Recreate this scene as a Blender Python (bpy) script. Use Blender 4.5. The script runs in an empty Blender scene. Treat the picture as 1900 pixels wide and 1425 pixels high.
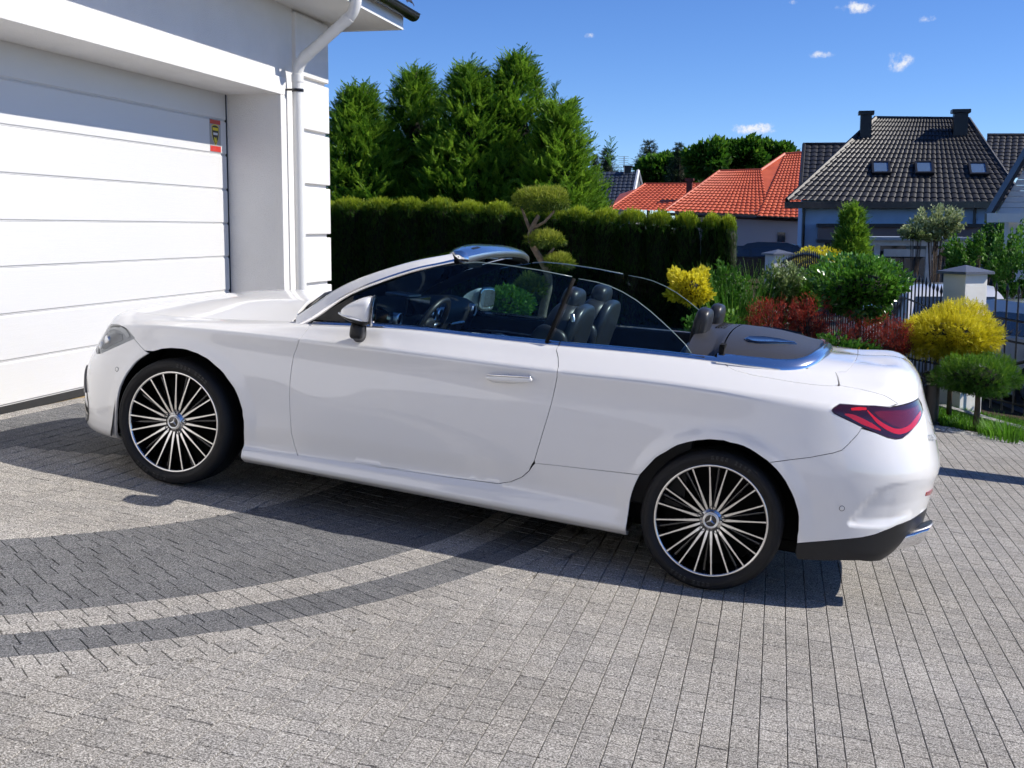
import bpy, bmesh, math, random
import numpy as np
from mathutils import Matrix, Vector
from mathutils.geometry import delaunay_2d_cdt
rng = np.random.default_rng(7); random.seed(7)
scene = bpy.context.scene
COL = scene.collection
# ---------------------------------------------------------------- camera
cam_d = bpy.data.cameras.new("camera"); cam = bpy.data.objects.new("camera", cam_d); COL.objects.link(cam)
cam_d.sensor_width = 36; cam_d.lens = 43.683; cam_d.clip_start = .05; cam_d.clip_end = 3000
_R = [[0.9777547, 0.2097311, 0.0029526], [0.0288051, -0.1203183, -0.9923174], [-0.2077645, 0.970328, -0.1236831]]
cam.matrix_world = Matrix(((_R[0][0], -_R[1][0], -_R[2][0], 0), (_R[0][1], -_R[1][1], -_R[2][1], 0), (_R[0][2], -_R[1][2], -_R[2][2], 1.72), (0, 0, 0, 1)))
scene.camera = cam
# ---------------------------------------------------------------- sky, sun, exposure
SUN = Vector((1.0, .22, .88)).normalized()
SUN_EL = math.asin(SUN.z); SUN_AZ = math.atan2(SUN.x, SUN.y)         # azimuth clockwise from +Y
world = bpy.data.worlds.new("World"); scene.world = world; world.use_nodes = True
wn, wl = world.node_tree.nodes, world.node_tree.links; wn.clear()
sky = wn.new("ShaderNodeTexSky"); sky.sky_type = 'NISHITA'; sky.sun_disc = False
sky.sun_elevation = SUN_EL; sky.sun_rotation = SUN_AZ; sky.altitude = 150; sky.air_density = .7; sky.dust_density = 0.0; sky.ozone_density = 8.0
bg = wn.new("ShaderNodeBackground"); bg.inputs[1].default_value = .122
wo = wn.new("ShaderNodeOutputWorld")
# small fair-weather clouds: noise puffs around a handful of directions
def _wm(op, a, b=None, c=None):
    n = wn.new("ShaderNodeMath"); n.operation = op
    for i, v in enumerate((a, b, c)):
        if v is None: continue
        if isinstance(v, (int, float)): n.inputs[i].default_value = v
        else: wl.new(v, n.inputs[i])
    return n.outputs[0]
tc = wn.new("ShaderNodeTexCoord")
nz = wn.new("ShaderNodeTexNoise"); nz.inputs["Scale"].default_value = 75; nz.inputs["Detail"].default_value = 8; nz.inputs["Roughness"].default_value = .68
wl.new(tc.outputs["Generated"], nz.inputs["Vector"])
dens = None
CLOUDS = [(-0.022, 0.9967, 0.078, 0.0199, 0.0061, 1.3), (-0.1483, 0.9776, 0.1491, 0.0069, 0.0035, 1.0), (0.0267, 0.991, 0.1314, 0.013, 0.0043, 0.95), (0.0508, 0.9851, 0.1644, 0.0182, 0.0061, 1.1), (0.0816, 0.9888, 0.1246, 0.0147, 0.0095, 1.0), (0.1016, 0.9828, 0.1543, 0.0113, 0.0039, 0.8), (0.1235, 0.9853, 0.1181, 0.0052, 0.0026, 0.7), (0.0037, 0.9855, 0.1696, 0.0069, 0.0035, 0.8), (0.905, 0.249, 0.344, 0.035, 0.009, 1.0), (0.846, 0.197, 0.495, 0.027, 0.007, 1.0), (-0.908, -0.342, 0.244, 0.025, 0.009, 1.0)]
for (dx, dy, dz, wr, hr, amp) in CLOUDS:
    d0 = Vector((dx, dy, dz)).normalized(); rt = Vector((d0.y, -d0.x, 0)).normalized(); up = rt.cross(d0)
    def dot(v):
        n = wn.new("ShaderNodeVectorMath"); n.operation = 'DOT_PRODUCT'; wl.new(tc.outputs["Generated"], n.inputs[0]); n.inputs[1].default_value = v; return n.outputs["Value"]
    a, b = dot(rt/wr), dot(up/hr); f = dot(d0*1000-Vector((0, 0, 0)))
    g = _wm('MULTIPLY', _wm('EXPONENT', _wm('MULTIPLY', _wm('MULTIPLY_ADD', a, a, _wm('MULTIPLY', b, b)), -1)), _wm('MULTIPLY', _wm('GREATER_THAN', f, 0), amp))
    dens = g if dens is None else _wm('ADD', dens, g)
cl = wn.new("ShaderNodeMapRange"); cl.inputs[1].default_value = .42; cl.inputs[2].default_value = 1.05; cl.interpolation_type = 'SMOOTHSTEP'
wl.new(_wm('MULTIPLY', dens, _wm('MULTIPLY_ADD', nz.outputs["Fac"], 2.6, -.55)), cl.inputs[0])
mixc = wn.new("ShaderNodeMix"); mixc.data_type = 'RGBA'
wl.new(cl.outputs[0], mixc.inputs["Factor"]); hsv = wn.new("ShaderNodeHueSaturation"); hsv.inputs["Saturation"].default_value = 1.08; hsv.inputs["Hue"].default_value = .508; wl.new(sky.outputs[0], hsv.inputs["Color"]); wl.new(hsv.outputs[0], mixc.inputs["A"]); mixc.inputs["B"].default_value = (6.0, 6.1, 6.4, 1)
wl.new(mixc.outputs["Result"], bg.inputs[0]); wl.new(bg.outputs[0], wo.inputs[0])
sun_d = bpy.data.lights.new("sun", 'SUN'); sun = bpy.data.objects.new("sun", sun_d); COL.objects.link(sun)
sun_d.energy = 4.6; sun_d.angle = math.radians(.53); sun_d.color = (1.0, .94, .85)
sun.rotation_euler = SUN.to_track_quat('Z', 'Y').to_euler(); sun.location = (20, 5, 20)
scene.view_settings.view_transform = 'Standard'; scene.view_settings.look = 'None'; scene.view_settings.exposure = 0.32; scene.view_settings.gamma = 1.0
scene.view_settings.use_curve_mapping = False
scene.render.engine = 'CYCLES'; scene.cycles.max_bounces = 6; scene.cycles.diffuse_bounces = 3; scene.cycles.glossy_bounces = 4; scene.cycles.transmission_bounces = 4; scene.cycles.transparent_max_bounces = 12; scene.cycles.caustics_reflective = False; scene.cycles.caustics_refractive = False
scene.cycles.use_denoising = True; scene.cycles.use_adaptive_sampling = True; scene.cycles.adaptive_threshold = .03; scene.cycles.adaptive_min_samples = 8; scene.cycles.sample_clamp_indirect = 6.0
world.cycles.sampling_method = 'MANUAL'; world.cycles.sample_map_resolution = 512
# ---------------------------------------------------------------- helpers
def lk(o, parent=None):
    COL.objects.link(o)
    if parent is not None: o.parent = parent
    return o
def mesh_np(name, V, F, mat=None, parent=None, smooth=False, attrs=None):
    """V (n,3) array, F: list of (m,k) index arrays"""
    if not isinstance(F, (list, tuple)): F = [F]
    me = bpy.data.meshes.new(name); V = np.asarray(V, np.float32)
    me.vertices.add(len(V)); me.vertices.foreach_set("co", V.ravel())
    F = [np.asarray(f, np.int32) for f in F if len(f)]
    nl = sum(f.size for f in F); npol = sum(len(f) for f in F)
    me.loops.add(nl); me.loops.foreach_set("vertex_index", np.concatenate([f.ravel() for f in F]))
    me.polygons.add(npol)
    tot = np.concatenate([np.full(len(f), f.shape[1], np.int32) for f in F]); st_ = np.concatenate([[0], np.cumsum(tot)[:-1]]).astype(np.int32)
    me.polygons.foreach_set("loop_start", st_); me.polygons.foreach_set("loop_total", tot)
    me.polygons.foreach_set("use_smooth", np.full(npol, bool(smooth)))
    for k, a in (attrs or {}).items():
        at = me.attributes.new(k, 'FLOAT', 'POINT'); at.data.foreach_set("value", np.asarray(a, np.float32))
    me.update(calc_edges=True)
    if mat is not None: me.materials.append(mat)
    return lk(bpy.data.objects.new(name, me), parent)
class MB:
    """collects simple shapes into one mesh"""
    def __init__(s): s.v = []; s.f = {}; s.n = 0
    def add(s, V, F):
        V = np.asarray(V, float).reshape(-1, 3); s.v.append(V)
        for f in F: s.f.setdefault(len(f), []).append([i + s.n for i in f])
        s.n += len(V); return s
    def box(s, lo, hi, M=None):
        x0, y0, z0 = lo; x1, y1, z1 = hi
        V = np.array([(x0,y0,z0),(x1,y0,z0),(x1,y1,z0),(x0,y1,z0),(x0,y0,z1),(x1,y0,z1),(x1,y1,z1),(x0,y1,z1)], float)
        if M is not None: V = V @ np.array(M.to_3x3()).T + np.array(M.translation)
        return s.add(V, [(0,3,2,1),(4,5,6,7),(0,1,5,4),(1,2,6,5),(2,3,7,6),(3,0,4,7)])
    def prism(s, poly, a, b, axis=1):
        """polygon (2-D) extruded from a to b along axis; the polygon lies in the other two axes in order"""
        n = len(poly); o = [i for i in range(3) if i != axis]; V = np.zeros((2*n, 3))
        for k, c in enumerate((a, b)):
            V[k*n:(k+1)*n, o[0]] = [q[0] for q in poly]; V[k*n:(k+1)*n, o[1]] = [q[1] for q in poly]; V[k*n:(k+1)*n, axis] = c
        return s.add(V, [tuple(range(n))[::-1], tuple(range(n, 2*n))] + [(i, (i+1) % n, n+(i+1) % n, n+i) for i in range(n)])
    def tube(s, path, r, n=8, caps=True):
        P = np.asarray(path, float); m = len(P); r = np.broadcast_to(r, (m,)); V = []
        T = np.gradient(P, axis=0); ref = np.array([0, 0, 1.]); 
        prev = None
        for i in range(m):
            t = T[i]/np.linalg.norm(T[i])
            if prev is None:
                a = np.cross(t, ref if abs(t[2]) < .9 else np.array([1., 0, 0]))
            else: a = prev - t*(prev @ t)
            a /= np.linalg.norm(a); prev = a; b = np.cross(t, a)
            for k in range(n):
                an = 2*math.pi*k/n; V.append(P[i] + r[i]*(math.cos(an)*a + math.sin(an)*b))
        F = [(i*n+k, i*n+(k+1) % n, (i+1)*n+(k+1) % n, (i+1)*n+k) for i in range(m-1) for k in range(n)]
        if caps: F += [tuple(range(n))[::-1], tuple(range((m-1)*n, m*n))]
        return s.add(V, F)
    def lathe(s, prof, n=32, M=None, a0=0, a1=2*math.pi):
        """profile (r, h) turned about local y axis; h along y"""
        V = []; full = abs(a1-a0-2*math.pi) < 1e-6; m = n if full else n+1
        for (r, h) in prof:
            for k in range(m):
                an = a0+(a1-a0)*k/n; V.append((r*math.cos(an), h, r*math.sin(an)))
        V = np.array(V)
        if M is not None: V = V @ np.array(M.to_3x3()).T + np.array(M.translation)
        F = [(i*m+k, i*m+(k+1) % m, (i+1)*m+(k+1) % m, (i+1)*m+k) for i in range(len(prof)-1) for k in range(m if full else n)]
        return s.add(V, F)
    def grid(s, G, close_u=False, close_v=False):
        G = np.asarray(G, float); a, b = G.shape[:2]
        F = [(i*b+j, ((i+1) % a)*b+j, ((i+1) % a)*b+(j+1) % b, i*b+(j+1) % b) for i in range(a if close_u else a-1) for j in range(b if close_v else b-1)]
        return s.add(G.reshape(-1, 3), F)
    def build(s, name, mat=None, parent=None, smooth=False, bevel=0, seg=2, sharp=None, mirror=False, subsurf=0):
        V = np.concatenate(s.v) if s.v else np.zeros((0, 3))
        o = mesh_np(name, V, [np.array(f) for f in s.f.values()], mat, parent, smooth or bevel > 0 or sharp is not None)
        me = o.data
        if sharp is not None: me.set_sharp_from_angle(angle=math.radians(sharp))
        elif bevel > 0: me.set_sharp_from_angle(angle=math.radians(40))
        if bevel > 0:
            b = o.modifiers.new("bevel", 'BEVEL'); b.width = bevel; b.segments = seg; b.limit_method = 'ANGLE'; b.angle_limit = math.radians(35)
            b.harden_normals = True
        if subsurf:
            q = o.modifiers.new("subdivision", 'SUBSURF'); q.levels = q.render_levels = subsurf
        return o
def empty(name, loc=(0, 0, 0), rz=0, parent=None):
    o = bpy.data.objects.new(name, None); o.location = loc; o.rotation_euler = (0, 0, rz); o.empty_display_size = .1
    return lk(o, parent)
def tag(o, label=None, cat=None, group=None, kind=None):
    if label: o["label"] = label
    if cat: o["category"] = cat
    if group: o["group"] = group
    if kind: o["kind"] = kind
    return o
# ---------------------------------------------------------------- materials
def lin(c):
    if isinstance(c, str):
        c = [int(c[i:i+2], 16)/255 for i in (1, 3, 5)]
    return tuple((x/12.92 if x <= .04045 else ((x+.055)/1.055)**2.4) for x in c[:3]) + (1,)
class Mt:
    def __init__(s, name):
        s.m = bpy.data.materials.new(name); s.m.use_nodes = True; s.n = s.m.node_tree.nodes; s.l = s.m.node_tree.links
        s.p = s.n["Principled BSDF"]; s.out = s.n["Material Output"]
    def set(s, **k):
        for a, v in k.items(): s.p.inputs[a.replace("_", " ")].default_value = v
        return s
    def node(s, t, **k):
        n = s.n.new("ShaderNode"+t)
        for a, v in k.items():
            if hasattr(n, a) and a not in n.inputs: setattr(n, a, v)
            else: n.inputs[a].default_value = v
        return n
    def link(s, a, b): s.l.new(a, b); return s
    def coord(s, which="Object", scale=None):
        t = s.node("TexCoord").outputs[which]
        if scale is None: return t
        mp = s.node("Mapping"); mp.inputs["Scale"].default_value = scale; s.l.new(t, mp.inputs[0]); return mp.outputs[0]
    def noise(s, scale, detail=4, rough=.55, vec=None, out="Fac"):
        n = s.node("TexNoise"); n.inputs["Scale"].default_value = scale; n.inputs["Detail"].default_value = detail; n.inputs["Roughness"].default_value = rough
        s.l.new(vec if vec is not None else s.coord(), n.inputs["Vector"]); return n.outputs[out]
    def ramp(s, fac, stops):
        r = s.node("ValToRGB"); e = r.color_ramp.elements
        while len(e) < len(stops): e.new(.5)
        for el, (p, c) in zip(e, stops): el.position = p; el.color = c if len(c) == 4 else tuple(c)+(1,)
        s.l.new(fac, r.inputs[0]); return r.outputs[0]
    def mix(s, f, a, b, mode='MIX'):
        m = s.node("Mix"); m.data_type = 'RGBA'; m.blend_type = mode
        for v, i in ((f, "Factor"), (a, "A"), (b, "B")):
            if isinstance(v, (int, float, tuple)): m.inputs[i].default_value = v
            else: s.l.new(v, m.inputs[i])
        return m.outputs["Result"]
    def math(s, op, a, b=None):
        m = s.node("Math"); m.operation = op
        for i, v in enumerate((a, b)):
            if v is None: continue
            if isinstance(v, (int, float)): m.inputs[i].default_value = v
            else: s.l.new(v, m.inputs[i])
        return m.outputs[0]
    def attr(s, name):
        a = s.node("Attribute"); a.attribute_name = name; return a.outputs["Fac"]
    def bump(s, h, strength=.3, dist=.01, to=True):
        b = s.node("Bump"); b.inputs["Strength"].default_value = strength; b.inputs["Distance"].default_value = dist
        s.l.new(h, b.inputs["Height"])
        if to: s.l.new(b.outputs[0], s.p.inputs["Normal"])
        return b.outputs[0]
def simple(name, col, rough=.5, metal=0, coat=0, spec=.5, noise=None, bump=None):
    m = Mt(name); c = col if len(col) == 4 else tuple(col)+(1,)
    m.set(Base_Color=c, Roughness=rough, Metallic=metal, Coat_Weight=coat, Coat_Roughness=.04, Specular_IOR_Level=spec)
    if noise:
        f = m.noise(noise[0], 5); a = tuple(x*(1-noise[1]) for x in c[:3])+(1,); b = tuple(min(1, x*(1+noise[1])) for x in c[:3])+(1,)
        m.link(m.ramp(f, [(.3, a), (.7, b)]), m.p.inputs["Base Color"])
    if bump: m.bump(m.noise(bump[0], 4), bump[1], bump[2])
    return m.m

# ---------------------------------------------------------------- ground, driveway, house
def plane_z(x, y): return .3399-.12258*(x+3.1121)-.01635*(y-6.8972)
def ground_z(x, y):
    x = np.asarray(x, float); y = np.asarray(y, float)
    xc = np.clip(x, -5.2, 9.0); yc = np.clip(y, -12, 22)
    return plane_z(xc, yc)
def gz(x, y): return float(ground_z(x, y))
# terrain sheet out to the horizon
xs = np.concatenate([[-2500, -400, -120, -50], np.linspace(-20, 20, 81), [50, 120, 400, 2500]]); ys = np.concatenate([[-2500, -400, -100, -40], np.linspace(-14, 40, 109), [60, 100, 200, 500, 2500]])
X, Y = np.meshgrid(xs, ys, indexing='ij'); G = np.stack([X, Y, ground_z(X, Y)-.045], -1)
m = Mt("earth"); f = m.noise(3.0, 6); m.link(m.ramp(f, [(.3, (.030, .022, .014, 1)), (.55, (.055, .042, .026, 1)), (.75, (.040, .050, .018, 1))]), m.p.inputs["Base Color"]); m.set(Roughness=.95, Specular_IOR_Level=.1); m.bump(m.noise(30, 5), .6, .03)
tag(MB().grid(G).build("ground", m.m, None, True), kind="structure")
# driveway: bedding sheet plus laid stones
def paver_mat():
    m = Mt("split_face_concrete_paver"); oc = m.coord("Object")
    sp = m.noise(150, 3, .75, oc); sp2 = m.noise(60, 5, .65, oc); big = m.noise(1.1, 4, .6, oc)
    light = m.ramp(sp, [(.34, (.055, .052, .048, 1)), (.44, (.190, .181, .168, 1)), (.55, (.360, .344, .322, 1)), (.64, (.620, .600, .570, 1))])
    dark = m.ramp(sp, [(.34, (.020, .021, .023, 1)), (.45, (.095, .097, .102, 1)), (.57, (.175, .177, .183, 1)), (.66, (.310, .312, .318, 1))])
    c = m.mix(m.attr("dark"), light, dark)
    t = m.ramp(m.attr("tone"), [(0, (.90, .90, .90, 1)), (1, (1.09, 1.08, 1.06, 1))]); c = m.mix(1.0, c, t, 'MULTIPLY')
    pit = m.ramp(m.noise(95, 2, .5, oc), [(.30, (.35, .35, .35, 1)), (.37, (1, 1, 1, 1))]); c = m.mix(1.0, c, pit, 'MULTIPLY')
    st = m.ramp(big, [(.35, (.90, .89, .87, 1)), (.65, (1.06, 1.06, 1.06, 1))]); c = m.mix(1.0, c, st, 'MULTIPLY')
    m.link(c, m.p.inputs["Base Color"]); m.set(Roughness=.88, Specular_IOR_Level=.25)
    h = m.math('ADD', m.math('MULTIPLY', sp, .45), sp2); m.bump(h, .9, .005)
    return m.m
PAV = paver_mat()
m = Mt("joint_sand"); f = m.noise(60, 5); m.link(m.ramp(f, [(.3, (.022, .020, .018, 1)), (.7, (.070, .064, .056, 1))]), m.p.inputs["Base Color"]); m.set(Roughness=.95); JOINT = m.m
drive = MB().add([(x, y, plane_z(x, y)-.022) for x, y in ((-4.83, -6), (3.9, -6), (3.9, 13.2), (2.43, 13.30), (1.66, 13.52), (-4.83, 13.52))], [(0, 1, 2, 3, 4, 5)]).build("driveway", JOINT); tag(drive, kind="structure")
m = Mt("paver_apron"); br = m.node("TexBrick"); br.inputs["Color1"].default_value = (.25, .24, .225, 1); br.inputs["Color2"].default_value = (.29, .275, .26, 1); br.inputs["Mortar"].default_value = (.05, .047, .043, 1); br.inputs["Scale"].default_value = 1; br.inputs["Mortar Size"].default_value = .003; br.inputs["Brick Width"].default_value = .12; br.inputs["Row Height"].default_value = .0955
m.link(m.coord("Object"), br.inputs["Vector"]); m.link(br.outputs[0], m.p.inputs["Base Color"]); m.set(Roughness=.9)
for nm, q in (("driveway_apron", ((-4.83, -14), (9, -14), (9, 1.3), (-4.83, 1.3))), ("driveway_apron", ((3.72, 1.3), (9, 1.3), (9, 12.2), (3.72, 13.0)))):
    tag(MB().add([(x, y, plane_z(x, y)-.004) for x, y in q], [(0, 1, 2, 3)]).build(nm, m.m), kind="structure")
RC = np.array([-6.0, 6.9]); RB0 = 3.574; RB1 = 5.090
RAD = [RB0+k*(4.498-RB0)/9 for k in range(10)]+[4.594, 4.690, 4.793, 4.896, 4.993, 5.090]
def clip_half(poly, n, d):          # keep n.p <= d
    out = []
    for i in range(len(poly)):
        a, b = poly[i], poly[(i+1) % len(poly)]; fa, fb = a@n-d, b@n-d
        if fa <= 0: out.append(a)
        if (fa < 0) != (fb < 0) and abs(fa-fb) > 1e-12: out.append(a+(b-a)*fa/(fa-fb))
    return out
pavs = []
def is_dark(p):
    r = np.hypot(*(p-RC))
    if r > RB0 and r < RB1: return r < 4.498 or 4.690 < r < 4.896
    return np.hypot(p[0]+2.49, p[1]-7.01) < 2.26 and (p[1]-6.17) > (p[0]+4.28)*.527 and p[0] < -2.2
W_ = .0955
for i in range(-54, 37):
    x0 = .263+i*W_; x1 = x0+W_
    if x0 < -4.80: continue
    y = 1.3+rng.uniform(0, .1)
    while y < 13.45:
        L = float(rng.choice([.080, .100, .126], p=[.3, .45, .25])); y1 = y+L
        P = [np.array(q) for q in ((x0, y), (x1, y), (x1, y1), (x0, y1))]; c = np.array([(x0+x1)/2, (y+y1)/2]); r = np.hypot(*(c-RC)); u = (c-RC)/r
        y = y1
        if x1 > 1.6 and c[1] > 13.50-.26*(c[0]-1.66): continue
        dk = is_dark(c)
        if r > RB0-.1 and r < RB1+.1:
            if r < 4.3: P = clip_half(P, u, float(u@RC)+RB0)
            else: P = clip_half(P, -u, -(float(u@RC)+RB1))
            if len(P) < 3: continue
            A = .5*abs(sum(P[k][0]*P[(k+1) % len(P)][1]-P[(k+1) % len(P)][0]*P[k][1] for k in range(len(P))))
            if A < .0016: continue
        elif RB0 <= r <= RB1: continue
        pavs.append((np.array(P), 1.0 if dk and r < RB0 else 0.0))
for k in range(len(RAD)-1):
    r0, r1 = RAD[k], RAD[k+1]; a = -1.75+rng.uniform(0, .02)
    dk = 1.0 if (r1 <= 4.499 or (r0 > 4.68 and r1 < 4.90)) else 0.0
    while a < .65:
        L = float(rng.choice([.080, .100, .126], p=[.3, .45, .25])); b = a+L/r1
        P = [RC+r*np.array((math.cos(t), math.sin(t))) for r, t in ((r0, a), (r1, a), (r1, b), (r0, b))]; a = b
        if min(p[0] for p in P) < -4.80 or min(p[1] for p in P) < 1.3: continue
        pavs.append((np.array(P), dk))
def paver_mesh(P, gap=.0009, ch=.0019):
    n = len(P); c = P.mean(0); A = sum(P[k][0]*P[(k+1) % n][1]-P[(k+1) % n][0]*P[k][1] for k in range(n))
    if A < 0: P = P[::-1]
    e = np.roll(P, -1, 0)-P; e /= np.maximum(np.linalg.norm(e, axis=1, keepdims=True), 1e-6); nn = np.stack([-e[:, 1], e[:, 0]], 1)
    vn = nn+np.roll(nn, 1, 0); vn /= np.maximum((vn*nn).sum(1, keepdims=True), .35)
    h = rng.normal(0, .0006); tl_ = rng.normal(0, .0030, 2)
    O = P+vn*(gap+rng.uniform(0, .0009, (n, 1))); I = P+vn*(gap+ch+rng.uniform(0, .0016, (n, 1)))
    z = lambda Q, d: plane_z(Q[:, 0], Q[:, 1])+h+d+(Q-c)@tl_
    V = np.concatenate([np.c_[I, z(I, 0)], np.c_[O, z(O, -.0024)], np.c_[O, z(O, -.028)]])
    F = [tuple(range(n))]+[(i, n+i, n+(i+1) % n, (i+1) % n) for i in range(n)]+[(n+i, 2*n+i, 2*n+(i+1) % n, n+(i+1) % n) for i in range(n)]
    return V, F
RMn = np.array(_R)
def proj_area(P):
    Q = np.c_[P, plane_z(P[:, 0], P[:, 1])-1.72]@RMn.T
    if (Q[:, 2] < .3).any(): return 0
    q = Q[:, :2]/Q[:, 2:]*2305.5+np.array([950, 712.5])
    c = q.mean(0)
    if not (0 < c[0] < 1900 and 0 < c[1] < 1425): return 0
    return .5*abs(np.sum(q[:, 0]*np.roll(q[:, 1], -1)-np.roll(q[:, 0], -1)*q[:, 1]))
areas = np.array([proj_area(P) for P, _ in pavs]); order = np.argsort(-areas); top300 = set(order[:300].tolist())
V_, F_, tn, dkA, nv = [], {}, [], [], 0
for i, (P, dk) in enumerate(pavs):
    V, F = paver_mesh(P); t = rng.uniform(0, 1)
    if i in top300:
        o = mesh_np("paving_stone", V, [np.array([f for f in F if len(f) == k]) for k in sorted({len(f) for f in F})], PAV, drive, False, {"tone": np.full(len(V), t), "dark": np.full(len(V), dk)})
    else:
        V_.append(V); tn.append(np.full(len(V), t)); dkA.append(np.full(len(V), dk))
        for f in F: F_.setdefault(len(f), []).append([j+nv for j in f])
        nv += len(V)
tag(mesh_np("paving_field", np.concatenate(V_), [np.array(v) for v in F_.values()], PAV, drive, False, {"tone": np.concatenate(tn), "dark": np.concatenate(dkA)}), kind="stuff")
print("pavers", len(pavs))
# ---------------------------------------------------------------- house with garage
XD, XF = -4.819, -4.305
m = Mt("white_render"); f = m.noise(2.2, 4); m.link(m.ramp(f, [(.3, (.76, .745, .72, 1)), (.7, (.82, .805, .78, 1))]), m.p.inputs["Base Color"]); m.set(Roughness=.85, Specular_IOR_Level=.2)
vo = m.node("TexVoronoi"); vo.feature = 'DISTANCE_TO_EDGE'; vo.inputs["Scale"].default_value = 55; m.link(m.coord("Object", (1, 1, 2.2)), vo.inputs["Vector"]); m.bump(m.math('ADD', m.math('MULTIPLY', vo.outputs[0], .5), m.noise(110, 4)), .6, .009); RENDER = m.m
WHITE = simple("white_pvc", (.80, .80, .78), .35, spec=.5)
SOFF = simple("white_soffit_board", (.78, .77, .74), .6)
GBLACK = simple("black_gutter_metal", (.012, .012, .013), .3, 0, .3)
house = empty("garage_house", (XF, 11.6, gz(-4.3, 11.6))); tag(house, "white rendered house with garage at the left edge", "house")
def hb(name, lo, hi, mat=RENDER, parent=house, bevel=0.0):
    o = MB().box(lo, hi).build(name, mat, parent, bevel=bevel); 
    o.matrix_parent_inverse = Matrix.Translation(house.location).inverted() if parent is house else Matrix.Identity(4)
    return o
def hp(o, parent=house):
    o.parent = parent; o.matrix_parent_inverse = Matrix.Translation(house.location).inverted() if parent is house else Matrix.Identity(4); return o
XW = -4.336
hb("wall", (XW-.48, 10.42, 0), (XW, 11.58, 3.674)); hb("wall", (XW-.48, -7, 2.888), (XW, 10.42, 3.674)); hb("wall", (XW-.48, -7, .2), (XW, 5.2, 2.888))
hb("wall", (-14, 11.1, 0), (XW-.48, 11.58, 3.674)); hb("wall", (-14, -7, 0), (-13.6, 11.1, 3.674)); hb("wall", (-13.6, -7, 0), (XW-.48, -6.6, 3.674)); hb("garage_floor", (-13.6, -6.6, .3), (-4.9, 11.1, .5))
hb("lintel_band", (XW-.02, 5.08, 2.884), (XF, 10.54, 3.035), bevel=.006); hb("surround_leg", (XW-.02, 10.416, .2), (XF, 10.54, 2.884), bevel=.006); hb("surround_leg", (XW-.02, 5.08, .2), (XF, 5.204, 2.884), bevel=.006)
zq = [.30, .72, 1.195, 1.650, 2.118, 2.612, 3.084, 3.664]
for a, b in zip(zq[:-1], zq[1:]): hb("quoin_block", (XW-.3, 10.775, a+.017), (XF+.004, 11.606, b-.017), bevel=.008)
hb("plinth", (XW-.3, 10.56, .0), (XF+.02, 11.61, .29), simple("grey_plinth_plaster", (.33, .32, .31), .8), bevel=.005)
# garage door
m = Mt("white_woodgrain_panel"); m.set(Base_Color=(.66, .66, .655, 1), Roughness=.42); m.bump(m.noise(14, 6, .65, m.coord("Object", (1, .35, 5))), .22, .004); PANEL = m.m
gd = hb("garage_door", (XD-.05, 5.2, .52), (XD-.02, 10.40, 2.90), simple("door_backing", (.30, .30, .30), .7))
MB().box((XD-.06, 10.396, .52), (XD-.004, 10.425, 2.90)).build("side_seal", simple("door_seal_black", (.012, .012, .012), .7), gd)
zl = [.585, .868, 1.165, 1.465, 1.760, 2.058, 2.361, 2.658, 2.905]
for a, b in zip(zl[:-1], zl[1:]):
    mb = MB(); y0, y1 = 5.2, 10.395; g = .006
    pr_ = [(XD-.03, a+.0012), (XD-.009, a+.0012), (XD-.009, a+.006), (XD, a+.015), (XD, b-.015), (XD-.007, b-.008), (XD-.009, b-.0012), (XD-.03, b-.0012)]
    mb.prism(pr_, y0, y1, 1); o = mb.build("door_panel", PANEL, gd)
MB().box((XD-.02, 5.2, .535), (XD+.006, 10.40, .583)).build("bottom_seal", simple("rubber_seal", (.02, .02, .02), .8), gd)
MB().box((XD-.03, 5.2, .50), (XD+.035, 10.40, .53)).build("threshold_strip", simple("sandy_threshold", (.42, .30, .14), .8, noise=(20, .4)), gd)
# sticker on the door
sk = MB().box((XD+.0005, 10.070, 2.378), (XD+.0020, 10.284, 2.655)).build("warning_sticker", simple("sticker_silver", (.34, .34, .35), .4), gd)
RED = simple("sticker_red", (.50, .035, .025), .4); SB = simple("sticker_black", (.012, .012, .012), .35); SY = simple("sticker_yellow", (.75, .60, .02), .4); SW = simple("sticker_white", (.7, .7, .7), .4)
MB().box((XD+.002, 10.078, 2.615), (XD+.0028, 10.278, 2.650)).build("sticker_bar", RED, sk); MB().box((XD+.002, 10.074, 2.380), (XD+.0028, 10.281, 2.428)).build("sticker_bar", RED, sk)
def shield(k): return [(10.177+dy*k, 2.525+dz*k) for dy, dz in ((-.070, .070), (-.045, .082), (0, .088), (.045, .082), (.070, .070), (.068, .0), (.050, -.045), (0, -.095), (-.050, -.045), (-.068, 0))]
for k, mm, x in ((1.0, SY, .0026), (.9, SB, .0032)): MB().prism(shield(k), XD+.002, XD+x, 0).build("shield", mm, sk)
MB().box((XD+.0032, 10.125, 2.560), (XD+.0040, 10.229, 2.585)).build("shield_band", SY, sk); MB().box((XD+.0032, 10.135, 2.522), (XD+.0040, 10.220, 2.542)).build("shield_band", SW, sk)
MB().prism([(10.15, 2.50), (10.165, 2.505), (10.18, 2.49), (10.195, 2.505), (10.20, 2.47), (10.18, 2.45), (10.155, 2.47)], XD+.0032, XD+.0040, 0).build("shield_mark", SY, sk)
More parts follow.
